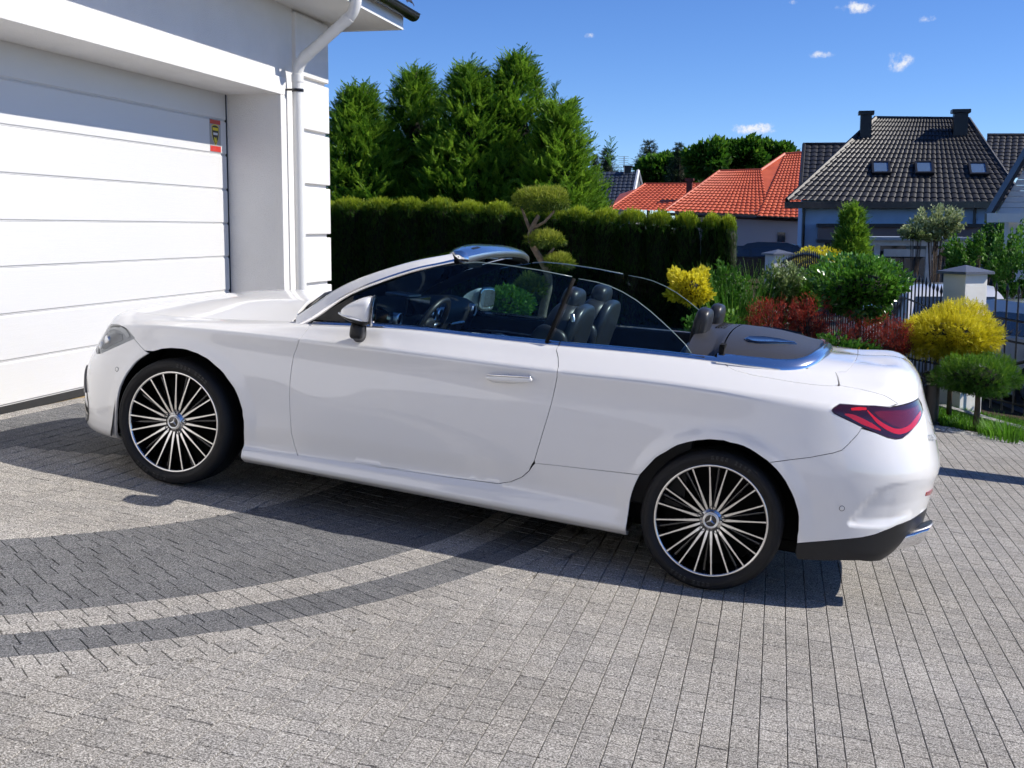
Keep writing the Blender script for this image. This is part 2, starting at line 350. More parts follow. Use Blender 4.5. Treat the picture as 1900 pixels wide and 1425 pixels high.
# eaves
hb("soffit", (XW-.1, -7.6, 3.674), (-3.725, 12.10, 3.700), SOFF); hb("fascia", (-3.727, -7.6, 3.668), (-3.700, 12.105, 3.800), WHITE); hb("fascia", (-14, 12.085, 3.668), (-3.727, 12.11, 3.80), WHITE); hb("soffit", (-14, 11.55, 3.675), (XW-.1, 12.085, 3.70), SOFF)
gu = MB(); G = []
for y in (-7.6, 12.24):
    G.append([(-3.635+.068*math.cos(a), y, 3.835+.068*math.sin(a)) for a in np.linspace(math.pi, 2*math.pi, 13)]+[(-3.560, y, 3.842), (-3.557, y, 3.832)])
gut = hp(gu.grid(np.array(G)).add(np.array(G[1])[:13], [tuple(range(13))]).build("gutter", GBLACK, None, True, sharp=40))
gut.data.materials[0].use_backface_culling = False
for y in (11.1, 11.75): hp(MB().lathe([(.0705, y-.012), (.0705, y+.012)], 12, Matrix.Translation((-3.635, 0, 3.835)), math.pi, 2*math.pi).build("gutter_joint", GBLACK, None), gut).matrix_parent_inverse = Matrix.Translation(house.location).inverted()
def dpipe(path, name): 
    P = np.array(path); return hp(MB().tube(P, .049, 20).build(name, WHITE, None, True, sharp=50))
PX, PY = -4.225, 10.612
dp0 = dpipe([(PX, PY, .35), (PX, PY, 3.06)], "downpipe")
def el(c0, c1, c2, n=9):
    t = np.linspace(0, 1, n)[:, None]; return (1-t)**2*np.array(c0)+2*t*(1-t)*np.array(c1)+t*t*np.array(c2)
PT = (-3.655, 10.575, 3.62)
d_ = np.array(PT)-np.array((PX, PY, 3.16)); d_ /= np.linalg.norm(d_)
A_, B_ = np.array((PX, PY, 3.16)), np.array((PT[0], PT[1], 3.60))
dpipe(np.concatenate([el((PX, PY, 3.05), A_, A_+d_*.11), el(B_-d_*.11, B_, (PT[0], PT[1], 3.72))]), "downpipe_bend")
for q, dd in (((PX, PY, 3.04), (0, 0, 1)), (tuple(A_+d_*.12), tuple(d_)), (tuple(B_-d_*.12), tuple(d_))):
    M4 = Vector(dd).to_track_quat('Y', 'Z').to_matrix().to_4x4(); M4.translation = Vector(q); hp(MB().lathe([(.0500, -.035), (.0535, -.033), (.0535, .033), (.0500, .035)], 20, M4).build("pipe_collar", WHITE, None, True, sharp=40))
for z in (2.935,): hp(MB().lathe([(.052, z-.014), (.054, z), (.052, z+.014)], 20, Matrix.Translation((PX, PY, 0)) if False else Matrix(((1, 0, 0, PX), (0, 0, 1, PY), (0, 1, 0, 0), (0, 0, 0, 1)))).box((PX-.11, PY-.09, z-.008), (PX, PY-.05, z+.008)).build("pipe_bracket", GBLACK, None))
hp(MB().lathe([(.052, 3.70), (.062, 3.78)], 16, Matrix(((1, 0, 0, PT[0]), (0, 0, 1, PT[1]), (0, 1, 0, 0), (0, 0, 0, 1)))).build("gutter_outlet", GBLACK, None, True))
# roof slope and the tiles along its edge
TILE = simple("dark_roof_tile", (.030, .018, .016), .45, noise=(6, .3))
hp(MB().add([(-3.66, -7.7, 3.872), (-3.66, 12.2, 3.872), (-9.2, 6.7, 7.4), (-9.2, -2, 7.4)], [(0, 1, 2, 3)]).add([(-3.66, 12.2, 3.87), (-14.5, 12.2, 3.87), (-9.2, 6.7, 7.4)], [(0, 1, 2)]).build("roof", TILE, None))
for r in range(3):
    for k in range(8):
        y = 12.15-k*.24-.0; x = -3.60-r*.28; z = 3.895+r*.19
        G = [[(x-.36*s, y-.24*w, z+.03*math.sin(w*math.pi)+.23*s+(.02 if s == 0 else 0)) for w in np.linspace(0, 1, 9)] for s in (0, 1)]
        G2 = [[(p[0], p[1], p[2]-.022) for p in G[0]], G[0], G[1]]
        hp(MB().grid(np.array(G2)).build("roof_tile", TILE, None, True, sharp=40))

# unseen house added behind the viewpoint: bounce light and reflections for the car's side
nb = empty("added_bounce_house", (-1.0, -4.6, gz(-1.0, -4.6)), math.radians(-20)); tag(nb, "pale rendered two-storey house across the yard, mirrored in the car's glossy side", "house")
MB().box((-8, -7, -.6), (8, 0, 5.4)).build("wall", RENDER, nb)
for x in (-6, -2.2, 2.2, 6):
    for z in (3.6,):
        w_ = MB().box((x-.6, -.02, z), (x+.6, .03, z+1.3)).build("window", WHITE, nb); MB().box((x-.52, .03, z+.08), (x+.52, .036, z+1.22)).build("pane", simple("added_house_pane", (.02, .025, .03), .06) if "added_house_pane" not in bpy.data.materials else bpy.data.materials["added_house_pane"], w_)
MB().prism([(-7.4, 5.4), (.4, 5.4), (-3.5, 8.0)], -8.4, 8.4, 0).build("roof", GBLACK, nb)

# ---------------------------------------------------------------- car body surface (car frame: x rearwards, y across, z up)
def nspline(t, Y):
    # natural cubic spline, returns evaluator; Y (n,) or (n,m)
    t = np.asarray(t, float); Y = np.asarray(Y, float); n = len(t)
    h = np.diff(t); sl = (np.diff(Y, axis=0).T / h).T
    A = np.zeros((n, n)); B = np.zeros_like(Y)
    A[0, 0] = A[-1, -1] = 1
    for i in range(1, n - 1):
        A[i, i-1] = h[i-1]; A[i, i] = 2*(h[i-1]+h[i]); A[i, i+1] = h[i]; B[i] = 6*(sl[i]-sl[i-1])
    Mm = np.linalg.solve(A, B)
    def ev(x):
        x = np.asarray(x, float); i = np.clip(np.searchsorted(t, x) - 1, 0, n - 2)
        hh = h[i]; a = (t[i+1]-x)/hh; b = (x-t[i])/hh
        if Y.ndim > 1: hh, a, b = hh[..., None], a[..., None], b[..., None]
        return a*Y[i] + b*Y[i+1] + ((a**3-a)*Mm[i] + (b**3-b)*Mm[i+1])*hh*hh/6
    return ev
OUT = np.array([(-.838,0),(-.826,.25),(-.79,.48),(-.70,.68),(-.53,.815),(-.3,.882),(0,.918),(.42,.917),(.8,.916),(1.2,.918),(1.7,.922),(2.1,.924),(2.5,.927),(2.87,.932),(3.2,.915),(3.48,.868),(3.68,.776),(3.81,.63),(3.872,.45),(3.899,.22),(3.906,0)])
_cl = np.concatenate([[0], np.cumsum(np.hypot(*np.diff(OUT, axis=0).T))])
SL = _cl[-1]
_o = nspline(_cl, OUT)
# stations: index into OUT, then the rows (d inset, z)
ROWS = {
 0: [(.25,.19),(.06,.185),(.03,.215),(.025,.26),(.02,.31),(.015,.38),(.005,.47),(.01,.55),(.05,.64),(.10,.72),(.15,.775),(.20,.815),(.26,.84)],
 2: [(.25,.185),(.06,.18),(.035,.21),(.03,.255),(.022,.305),(.012,.38),(.004,.48),(.012,.555),(.05,.64),(.095,.72),(.14,.775),(.18,.815),(.23,.843)],
 3: [(.25,.175),(.05,.17),(.025,.20),(.018,.245),(.012,.30),(.008,.38),(.006,.48),(.02,.56),(.055,.65),(.09,.73),(.12,.785),(.15,.82),(.20,.848)],
 4: [(.22,.17),(.05,.17),(.022,.20),(.015,.24),(.012,.30),(.008,.38),(.004,.48),(.008,.58),(.026,.68),(.052,.77),(.082,.805),(.115,.835),(.17,.862)],
 5: [(.20,.175),(.05,.178),(.02,.205),(.012,.24),(.012,.30),(.008,.38),(.003,.48),(.001,.60),(.006,.72),(.018,.812),(.055,.838),(.095,.853),(.16,.872)],
 6: [(.16,.17),(.045,.19),(.012,.22),(.010,.25),(.020,.29),(.012,.38),(.004,.50),(.0,.63),(.002,.75),(.006,.848),(.045,.868),(.095,.880),(.18,.892)],
 7: [(.16,.17),(.045,.195),(.008,.22),(.012,.252),(.036,.285),(.028,.38),(.014,.52),(.005,.66),(.003,.79),(.003,.873),(.034,.902),(.075,.920),(.175,.937)],
 8: [(.16,.17),(.045,.195),(.006,.22),(.012,.258),(.036,.292),(.028,.39),(.013,.53),(.004,.68),(.002,.80),(.003,.887),(.022,.928),(.046,.968),(.11,.985)],
 9: [(.16,.17),(.045,.195),(.006,.222),(.012,.265),(.036,.308),(.026,.40),(.012,.55),(.003,.70),(.001,.82),(.003,.902),(.022,.955),(.050,1.008),(.11,1.018)],
 10:[(.16,.17),(.045,.195),(.006,.225),(.014,.27),(.036,.330),(.026,.42),(.012,.56),(.003,.71),(.001,.83),(.003,.917),(.026,.972),(.060,1.027),(.11,1.037)],
 11:[(.16,.17),(.045,.195),(.008,.225),(.014,.27),(.030,.335),(.022,.43),(.011,.57),(.003,.72),(.001,.84),(.003,.932),(.030,.990),(.074,1.047),(.12,1.058)],
 12:[(.16,.17),(.045,.195),(.010,.225),(.012,.27),(.018,.335),(.014,.43),(.007,.57),(.002,.72),(.002,.85),(.006,.952),(.040,1.012),(.094,1.068),(.14,1.079)],
 13:[(.16,.16),(.05,.185),(.015,.22),(.010,.27),(.008,.335),(.006,.43),(.002,.56),(.0,.70),(.006,.84),(.016,.958),(.060,1.022),(.120,1.078),(.17,1.092)],
 14:[(.16,.155),(.06,.165),(.028,.20),(.016,.26),(.008,.335),(.004,.43),(.0,.56),(.004,.70),(.018,.83),(.038,.955),(.085,1.025),(.140,1.080),(.20,1.103)],
 15:[(.17,.17),(.07,.178),(.038,.21),(.022,.27),(.012,.345),(.008,.43),(.0,.57),(.006,.70),(.030,.82),(.062,.940),(.105,1.020),(.160,1.078),(.22,1.110)],
 16:[(.20,.225),(.11,.225),(.062,.245),(.034,.29),(.022,.36),(.016,.44),(.002,.58),(.006,.69),(.040,.80),(.085,.915),(.130,1.01),(.170,1.080),(.225,1.122)],
 17:[(.24,.285),(.15,.285),(.090,.300),(.055,.345),(.028,.40),(.022,.48),(.010,.60),(.006,.69),(.038,.79),(.085,.900),(.130,1.00),(.165,1.085),(.215,1.135)],
 18:[(.26,.31),(.17,.31),(.10,.325),(.065,.36),(.034,.41),(.026,.49),(.014,.61),(.006,.69),(.034,.78),(.078,.89),(.125,.99),(.165,1.09),(.21,1.145)],
 20:[(.26,.315),(.17,.315),(.105,.33),(.068,.365),(.036,.42),(.028,.50),(.014,.61),(.006,.69),(.032,.78),(.075,.88),(.12,.98),(.165,1.09),(.21,1.150)],
}
for _k, _d in {8:(0.03,0.062,0.12),9:(0.04,0.084,0.135),10:(0.05,0.102,0.15),11:(0.056,0.115,0.16),12:(0.068,0.138,0.18),13:(0.084,0.158,0.2),14:(0.108,0.18,0.225),15:(0.125,0.192,0.24)}.items():                # shoulder leaning in towards the belt line
    for _j in range(3): ROWS[_k][10+_j] = (_d[_j], ROWS[_k][10+_j][1])
for _k in (8, 9, 10, 11):                                            # low crease along the door
    ROWS[_k][5] = (.0135, ROWS[_k][5][1]+.02); ROWS[_k][6] = (.0075, ROWS[_k][6][1])
ROWS[7][5] = (.018, ROWS[7][5][1]); ROWS[12][5] = (.0095, ROWS[12][5][1])
for _k, _v in ROWS.items():                                          # scallop under the shoulder crease
    _w = {6: .6, 7: .9, 8: 1, 9: 1, 10: 1, 11: 1, 12: 1, 13: .9, 14: .6, 15: .3}.get(_k, 0)
    _v[9] = (_v[9][0]-.005*_w, _v[9][1]); _v[8] = (_v[8][0]+.0075*_w, _v[8][1]); _v[7] = (_v[7][0]+.004*_w, _v[7][1])
_si = sorted(ROWS); _R = np.array([ROWS[i] for i in _si])           # (ns, rows, 2)
NR = _R.shape[1]
_rs = nspline(_cl[_si], _R.reshape(len(_si), -1))
_tau = np.array([0,.12,.16,.20,.27,.36,.50,.65,.78,.88,.95,1.03,1.12])  # row parameter, roughly metres up the section
SHARP = {4: .85, 5: .9, 9: 1.0}
ARCH = [(0.022, .352, .392, .386), (2.873, .340, .400, .392)]        # wheel openings: centre x, z, radii
RECC = np.array([(5.42,.640),(5.30,.630),(5.197,.612),(5.137,.601),(5.094,.579),(5.051,.545),(5.016,.497),(4.982,.445),(4.952,.394),(4.943,.362),(4.956,.346),(4.991,.340),(5.064,.342),(5.132,.346),(5.192,.352),(5.30,.362)])
def recess(s, t):
    """sculpted side pocket in the rear bumper"""
    Q = np.stack([s, t], -1); d = np.full(s.shape, 9.0); poly = np.concatenate([RECC, [(5.75, .362), (5.75, .64)]]); ins = np.zeros(s.shape, bool)
    for i in range(len(RECC)-1):
        a, b = RECC[i], RECC[i+1]; ab = b-a; u = np.clip(((Q-a)@ab)/(ab@ab), 0, 1); d = np.minimum(d, np.linalg.norm(Q-a-u[..., None]*ab, axis=-1))
    for i in range(len(poly)):
        x0, y0 = poly[i]; x1, y1 = poly[(i+1) % len(poly)]
        if y0 != y1: ins ^= ((y0 > t) != (y1 > t)) & (s < (x1-x0)*(t-y0)/(y1-y0)+x0)
    w = np.clip(d/.045, 0, 1); f = np.clip((5.55-s)/.40, 0, 1); f = f*np.clip(1.15-(t-.42)/.22, 0, 1); return np.where(ins, .020*(w*w*(3-2*w))*np.clip(f, 0, 1)**1.5, 0)
def body(s, t, flare=True):
    """point(s) on the left half of the bodyside: s = metres along the plan outline from the nose, t = row parameter"""
    s = np.asarray(s, float); t = np.asarray(t, float); s, t = np.broadcast_arrays(s, t)
    O = _o(s); e = 1e-4; T = (_o(np.minimum(s+e, SL)) - _o(np.maximum(s-e, 0)))
    T = T/np.linalg.norm(T, axis=-1, keepdims=True)
    Nn = np.stack([T[..., 1], -T[..., 0]], -1)                       # inward normal in plan
    R = _rs(s).reshape(s.shape + (NR, 2))
    i = np.clip(np.searchsorted(_tau, t) - 1, 0, NR - 2)
    take = lambda k: np.take_along_axis(R, np.clip(k, 0, NR-1)[..., None, None], -2)[..., 0, :]
    P0, P1, Pm, P2 = take(i), take(i+1), take(i-1), take(i+2)
    h = (_tau[i+1]-_tau[i])[..., None]; hm = (_tau[i]-_tau[np.maximum(i-1, 0)])[..., None]; hp = (_tau[np.minimum(i+2, NR-1)]-_tau[np.minimum(i+1, NR-1)])[..., None]
    d1 = (P1-P0)/h; d0 = np.where(hm > 0, (P0-Pm)/np.maximum(hm, 1e-9), d1); d2 = np.where(hp > 0, (P2-P1)/np.maximum(hp, 1e-9), d1)
    m0 = (d0*h + d1*np.maximum(hm, 1e-9))/(h+np.maximum(hm, 1e-9)); m1 = (d1*hp + d2*h)/(h+hp+1e-12)
    for k, sh in SHARP.items():
        m0 = np.where((i == k)[..., None], m0*(1-sh)+d1*sh, m0); m1 = np.where((i+1 == k)[..., None], m1*(1-sh)+d1*sh, m1)
    u = ((t-_tau[i])/(_tau[i+1]-_tau[i]))[..., None]
    Q = (2*u**3-3*u**2+1)*P0 + (u**3-2*u**2+u)*h*m0 + (-2*u**3+3*u**2)*P1 + (u**3-u**2)*h*m1
    d, z = Q[..., 0], Q[..., 1]
    XY = O + Nn*d[..., None]
    if flare:
        off = np.zeros_like(d)
        for cx, cz, ra, rb in ARCH:
            rr = np.hypot((XY[..., 0]-cx)/ra, (z-cz)/rb); w = np.clip((rr-1)/.20, 0, 1)
            off = off + np.where((z > .2) & (rr > .97), .010*(1-w*w*(3-2*w)), 0)*np.clip((z-.2)/.15, 0, 1)
        XY = XY - Nn*off[..., None]
    m = (s > 4.90) & (s < 5.60) & (t > .30) & (t < .68)
    if flare and m.any():
        XY = XY.copy(); XY[m] += Nn[m]*recess(s[m], t[m])[:, None]
    return np.stack([XY[..., 0], -XY[..., 1], z], -1)
def body_n(s, t):
    e = 2e-3
    a = body(np.minimum(s+e, SL), t) - body(np.maximum(s-e, 0), t); b = body(s, np.minimum(t+e, 1.1199)) - body(s, np.maximum(t-e, 0.0001))
    n = np.cross(a, b); return n/np.linalg.norm(n, axis=-1, keepdims=True)

# seams of the bodywork, as (s, t) on the body surface
DOOR_F = [(2.146,1.094),(2.158,1.003),(2.146,0.925),(2.133,0.852),(2.111,0.774),(2.107,0.714),(2.107,0.636),(2.111,0.566),(2.124,0.471),(2.141,0.355),(2.158,0.307),(2.184,0.251)]
DOOR_B = [(2.184,0.251),(2.403,0.259),(2.6,0.264),(2.798,0.264),(2.51,0.251),(2.806,0.255),(3.0,0.255),(3.145,0.259),(3.266,0.264)]
DOOR_R = [(3.266,0.264),(3.33,0.281),(3.386,0.307),(3.42,0.337),(3.442,0.394),(3.454,0.48),(3.467,0.562),(3.48,0.636),(3.489,0.701),(3.497,0.791),(3.502,0.852),(3.497,0.908),(3.48,0.96),(3.459,1.003)]
QSEAM = [(3.446,0.376),(3.63,0.394),(3.811,0.415),(3.965,0.432)]
RB = [(4.557,0.618),(4.639,0.64),(4.733,0.666),(4.836,0.705),(4.875,0.726),(4.913,0.774),(4.939,0.804),(4.956,0.83)]
FB = [(1.163,0.804),(1.189,0.783),(1.223,0.757),(1.253,0.739)]
LAMP = [(0.768,0.904),(0.863,0.912),(0.944,0.908),(1.0,0.899),(1.043,0.878),(1.073,0.869),(1.103,0.856),(1.137,0.83),(1.167,0.809),(1.133,0.791),(1.099,0.778),(1.064,0.765),(1.026,0.752),(0.97,0.731),(0.905,0.709)]
DIFF = [(4.737,0.242),(4.858,0.264),(5.029,0.298),(5.098,0.316),(5.145,0.333),(5.218,0.35),(5.368,0.363),(5.656,0.333)]
TAIL = [(4.802,0.874),(4.81,0.886),(4.84,0.904),(4.892,0.908),(4.948,0.912),(5.034,0.921),(5.115,0.925),(5.188,0.934),(5.278,0.947),(5.377,0.96),(5.488,0.973)]
TAILB = [(5.523,0.93),(5.403,0.899),(5.325,0.878),(5.257,0.848),(5.201,0.826),(5.149,0.817),(5.102,0.817),(5.029,0.826),(4.961,0.835),(4.875,0.852),(4.815,0.865)]
TON = [(4.261,1.034),(4.291,1.008),(4.33,0.99),(4.42,0.977),(4.506,0.973),(4.596,0.969),(4.682,0.969)]
TRUNK = [(4.845,0.986),(4.956,0.982),(5.098,0.969),(5.201,0.943)]
ARCH_F = [(1.064,0.078),(1.081,0.151),(1.086,0.186),(1.086,0.221),(1.086,0.259),(1.086,0.294),(1.09,0.329),(1.09,0.363),(1.094,0.406),(1.099,0.45),(1.107,0.489),(1.12,0.528),(1.133,0.562),(1.15,0.597),(1.167,0.623),(1.184,0.649),(1.206,0.675),(1.227,0.692),(1.253,0.709),(1.279,0.726),(1.305,0.739),(1.335,0.748),(1.36,0.757),(1.39,0.761),(1.42,0.765),(1.455,0.765),(1.485,0.765),(1.515,0.761),(1.545,0.752),(1.575,0.744),(1.605,0.731),(1.635,0.718),(1.661,0.701),(1.686,0.683),(1.712,0.666),(1.738,0.644),(1.759,0.618),(1.781,0.592),(1.802,0.566),(1.819,0.536),(1.832,0.51),(1.845,0.48),(1.858,0.45),(1.862,0.424),(1.871,0.394),(1.875,0.363),(1.875,0.333),(1.875,0.303),(1.875,0.277),(1.875,0.212),(1.875,0.169),(1.875,0.121),(1.88,0.0)]
ARCH_R = [(3.931,0.0),(3.935,0.117),(3.935,0.16),(3.935,0.186),(3.935,0.212),(3.935,0.242),(3.935,0.277),(3.935,0.303),(3.939,0.333),(3.944,0.359),(3.952,0.389),(3.965,0.419),(3.978,0.45),(3.995,0.476),(4.012,0.502),(4.029,0.528),(4.051,0.549),(4.077,0.571),(4.098,0.592),(4.124,0.614),(4.154,0.631),(4.18,0.644),(4.21,0.657),(4.24,0.666),(4.27,0.675),(4.304,0.679),(4.334,0.683),(4.364,0.679),(4.398,0.679),(4.428,0.675),(4.459,0.666),(4.489,0.653),(4.514,0.64),(4.544,0.627),(4.57,0.605),(4.592,0.588),(4.617,0.562),(4.639,0.536),(4.656,0.51),(4.673,0.484),(4.69,0.454),(4.703,0.424),(4.716,0.394),(4.725,0.363),(4.729,0.333),(4.733,0.303),(4.733,0.272),(4.737,0.242),(4.737,0.216),(4.737,0.195),(4.737,0.177),(4.737,0.156),(4.742,0.121)]
TG1 = [(4.982,0.899),(5.038,0.869),(5.106,0.852),(5.171,0.848),(5.252,0.865),(5.355,0.899),(5.454,0.925)]
TGB = [(5.021,0.899),(5.064,0.908),(5.154,0.917),(5.248,0.925),(5.355,0.938),(5.454,0.951),(5.424,0.93),(5.347,0.904),(5.274,0.882),(5.209,0.865),(5.154,0.865),(5.094,0.874),(5.046,0.886)]
TG2 = [(4.866,0.869),(4.909,0.865),(4.956,0.856),(5.008,0.848),(5.059,0.839)]
TG3 = [(4.896,0.891),(4.939,0.899),(4.978,0.904)]
REFL = [(5.433,0.458),(5.433,0.48),(5.574,0.471),(5.664,0.445),(5.527,0.445)]
SENF = (1.068,0.61)
SENR = (4.913,0.432)
LETT = (5.458,0.826)

# ---------------------------------------------------------------- the convertible
CARM = Matrix((( 0.9908525,  0.0584023,  0.1216575, -3.1121424), (-0.060817, 0.998017, 0.0162275, 6.8971689), (-0.1204685, -0.0234779, 0.9924395, .3399354), (0, 0, 0, 1)))
def car_materials():
    g = {}
    m = Mt("pearl_white_paint"); m.set(Base_Color=(.87, .86, .84, 1), Roughness=.34, Coat_Weight=1.0, Coat_Roughness=.02, Specular_IOR_Level=.45, Coat_IOR=1.75); 
    m.bump(m.noise(900, 2), .012, .0005); g['paint'] = m.m
    g['chrome'] = simple("bright_trim", (.90, .90, .91), .15, 1.0)
    g['satin'] = simple("satin_aluminium", (.72, .73, .75), .28, 1.0)
    g['black'] = simple("gloss_black", (.006, .006, .007), .08, 0, 1.0)
    g['matt'] = simple("black_plastic", (.018, .018, .019), .42, 0, 0, .4, bump=(700, .15, .0005))
    g['liner'] = simple("wheel_liner", (.006, .006, .006), .85, spec=.2)
    g['rubber'] = simple("tyre_rubber", (.011, .011, .012), .62, spec=.35)
    m = Mt("machined_alloy"); m.set(Base_Color=(.78, .77, .75, 1), Metallic=1.0, Roughness=.27); g['alloy'] = m.m
    g['rimblack'] = simple("rim_black", (.008, .008, .009), .22, 0, .8)
    g['disc'] = simple("brake_disc", (.30, .29, .28), .35, 1.0)
    g['leather'] = simple("black_leather", (.020, .021, .024), .40, spec=.5, bump=(260, .25, .001))
    g['dash'] = simple("dash_vinyl", (.016, .017, .019), .55, spec=.4, bump=(300, .2, .001))
    g['console'] = simple("silver_grain_trim", (.36, .36, .34), .30, .6)
    g['carpet'] = simple("carpet", (.010, .010, .011), .95, spec=.1)
    g['cover'] = simple("grey_roof_cover", (.041, .041, .045), .46, spec=.5, bump=(420, .25, .0008))
    g['mirror'] = simple("mirror_glass", (.9, .9, .9), .01, 1.0)
    def glass(name, tint, refl=1.0):
        m = Mt(name); m.n.remove(m.p)
        tr = m.node("BsdfTransparent"); tr.inputs[0].default_value = tint+(1,)
        gl = m.node("BsdfGlossy"); gl.inputs["Roughness"].default_value = .004; gl.inputs[0].default_value = (refl, refl, refl, 1)
        fr = m.node("Fresnel"); fr.inputs[0].default_value = 1.45
        mx = m.node("MixShader"); m.link(fr.outputs[0], mx.inputs[0]); m.link(tr.outputs[0], mx.inputs[1]); m.link(gl.outputs[0], mx.inputs[2]); m.link(mx.outputs[0], m.out.inputs[0])
        return m.m
    g['glass'] = glass("tinted_side_glass", (.50, .67, .71), 1.0); g['wglass'] = glass("windscreen_glass", (.80, .86, .86)); g['lens'] = glass("clear_lens", (.93, .94, .95))
    m = Mt("dark_red_lens"); m.set(Base_Color=(.035, .004, .007, 1), Roughness=.06, Coat_Weight=1.0, Coat_Roughness=.02); g['redglass'] = m.m
    m = Mt("red_light_guide"); m.set(Base_Color=(.60, .005, .007, 1), Roughness=.10, Coat_Weight=1.0, Coat_Roughness=.02, Subsurface_Weight=.0); g['red'] = m.m
    m = Mt("lamp_reflector"); m.set(Base_Color=(.60, .62, .64, 1), Metallic=.35, Roughness=.28, Coat_Weight=.4); g['reflector'] = m.m
    g['drl'] = simple("white_light_guide", (.85, .87, .88), .15)
    return g
CM = car_materials()
car = empty("convertible_car"); car.matrix_world = CARM
tag(car, "white open-top convertible coupe with black multi-spoke wheels parked on the paved driveway", "convertible")
def mir(o, parent=None):
    """mirror copy on the other side of the car"""
    c = o.copy(); lk(c, parent if parent is not None else o.parent)
    if parent is None or o.parent is car: c.scale = (o.scale[0], -o.scale[1], o.scale[2])
    for ch in list(o.children):
        mir_child(ch, c)
    return c
def mir_child(o, parent):
    c = o.copy(); lk(c, parent)
    for ch in list(o.children): mir_child(ch, c)
def resample(poly, res, closed=True):
    P = np.asarray(poly, float); out = []; n = len(P)
    for i in range(n if closed else n-1):
        a, b = P[i], P[(i+1) % n]; k = max(1, int(math.ceil(np.linalg.norm(b-a)/res)))
        for j in range(k): out.append(a+(b-a)*j/k)
    if not closed: out.append(P[-1])
    return np.array(out)
def inside(poly, Q):
    x, y = Q[:, 0], Q[:, 1]; r = np.zeros(len(Q), bool); n = len(poly)
    for i in range(n):
        x0, y0 = poly[i]; x1, y1 = poly[(i+1) % n]
        if y0 == y1: continue
        c = ((y0 > y) != (y1 > y)) & (x < (x1-x0)*(y-y0)/(y1-y0)+x0); r ^= c
    return r
def cdt_panel(name, poly, fP, fN, mat, parent, res=.02, gap=.0018, depth=.014, rows=(), off=0.0, noflange=None):
    poly = resample(poly, res)
    A = .5*np.sum(poly[:, 0]*np.roll(poly[:, 1], -1)-np.roll(poly[:, 0], -1)*poly[:, 1])
    if A < 0: poly = poly[::-1]
    e = np.roll(poly, -1, 0)-poly; ln = np.linalg.norm(e, axis=1); keep = ln > 1e-5; poly = poly[keep]
    e = np.roll(poly, -1, 0)-poly; e /= np.linalg.norm(e, axis=1, keepdims=True); nn = np.stack([-e[:, 1], e[:, 0]], 1); vn = nn+np.roll(nn, 1, 0); vn /= np.maximum(np.linalg.norm(vn, axis=1, keepdims=True), .3)
    g = np.full(len(poly), gap)
    if noflange is not None: g[noflange(poly)] = 0
    poly = poly+vn*g[:, None]
    lo, hi = poly.min(0), poly.max(0)
    sv = np.arange(lo[0], hi[0], res); tv = np.arange(math.floor(lo[1]/res)*res, hi[1], res)
    tv = np.array(sorted([t for t in tv if all(abs(t-r) > .6*res for r in rows)]+list(rows)))
    G = np.stack(np.meshgrid(sv, tv, indexing='ij'), -1).reshape(-1, 2)
    G = G[inside(poly, G)]
    if len(G):
        d = np.full(len(G), 9.0)
        for k in range(0, len(poly), 64): d = np.minimum(d, np.sqrt(((G[:, None]-poly[None, k:k+64])**2).sum(-1)).min(1))
        G = G[d > .5*res]
    nb = len(poly); allp = np.concatenate([poly, G]) if len(G) else poly
    vs, es, fs, ov, oe, of = delaunay_2d_cdt([Vector(p) for p in allp], [(i, (i+1) % nb) for i in range(nb)], [list(range(nb))], 1, 1e-6)
    S = np.array([(v.x, v.y) for v in vs]); P = fP(S[:, 0], S[:, 1]); N = fN(S[:, 0], S[:, 1]); P = P+N*off
    F = np.array([f[:] for f in fs if len(f) == 3], int)
    fn = np.cross(P[F[:, 1]]-P[F[:, 0]], P[F[:, 2]]-P[F[:, 0]]); bad = (fn*N[F[:, 0]]).sum(1) < 0
    F[bad] = F[bad][:, ::-1]
    # flange along the boundary
    ed = {}
    for f in F:
        for a, b in ((f[0], f[1]), (f[1], f[2]), (f[2], f[0])):
            if (b, a) in ed: del ed[(b, a)]
            else: ed[(a, b)] = 1
    V = [P]; NN = [N]; Q = []; base = len(P)
    if depth > 0:
        ed = [(a, b) for a, b in ed if noflange is None or not noflange(S[[a, b]]).all()]
        for a, b in ed:
            t = P[b]-P[a]; o = np.cross(t, N[a]); ol = np.linalg.norm(o)
            if ol < 1e-9: continue
            o /= ol
            V.append(np.array([P[a], P[b], P[b]-N[b]*depth, P[a]-N[a]*depth])); q = (N[a]*.6+o); q /= np.linalg.norm(q)
            NN.append(np.array([q, q, o, o])); Q.append((base+1, base, base+3, base+2)); base += 4
    V = np.concatenate(V); NN = np.concatenate(NN)
    o = mesh_np(name, V, [F, np.array(Q, int)] if Q else [F], mat, parent, True)
    o.data.normals_split_custom_set_from_vertices([tuple(x) for x in NN])
    return o
ROWK = (.27, .88)
def bp(name, poly, mat, parent=car, **k): return cdt_panel(name, poly, body, body_n, mat, parent, rows=ROWK, **k)
def tline(s0, s1, t, n=12): return [(s, t) for s in np.linspace(s0, s1, n)]
TB = 1.115; BELT = 1.035
def near_i(L, s, t): return int(np.argmin([(a-s)**2+(b-t)**2 for a, b in L]))
iF = near_i(ARCH_F, 1.257, .739); iFr = near_i(ARCH_F[25:], 1.87, .236)+25
iRf = near_i(ARCH_R, 3.961, .428); iRr = near_i(ARCH_R[25:], 4.557, .618)+25; iRd = near_i(ARCH_R[25:], 4.737, .242)+25
jQ = near_i(DOOR_R, 3.442, .394)
LF = [(.84, .700), (.76, .735), (.715, .80), (.712, .86), (.735, .895)]         # inner end of the headlamp, round the nose
DIFF_ = DIFF[:-2]+[(5.32, .350), (5.45, .360), (5.7, .362), (SL, .362)]
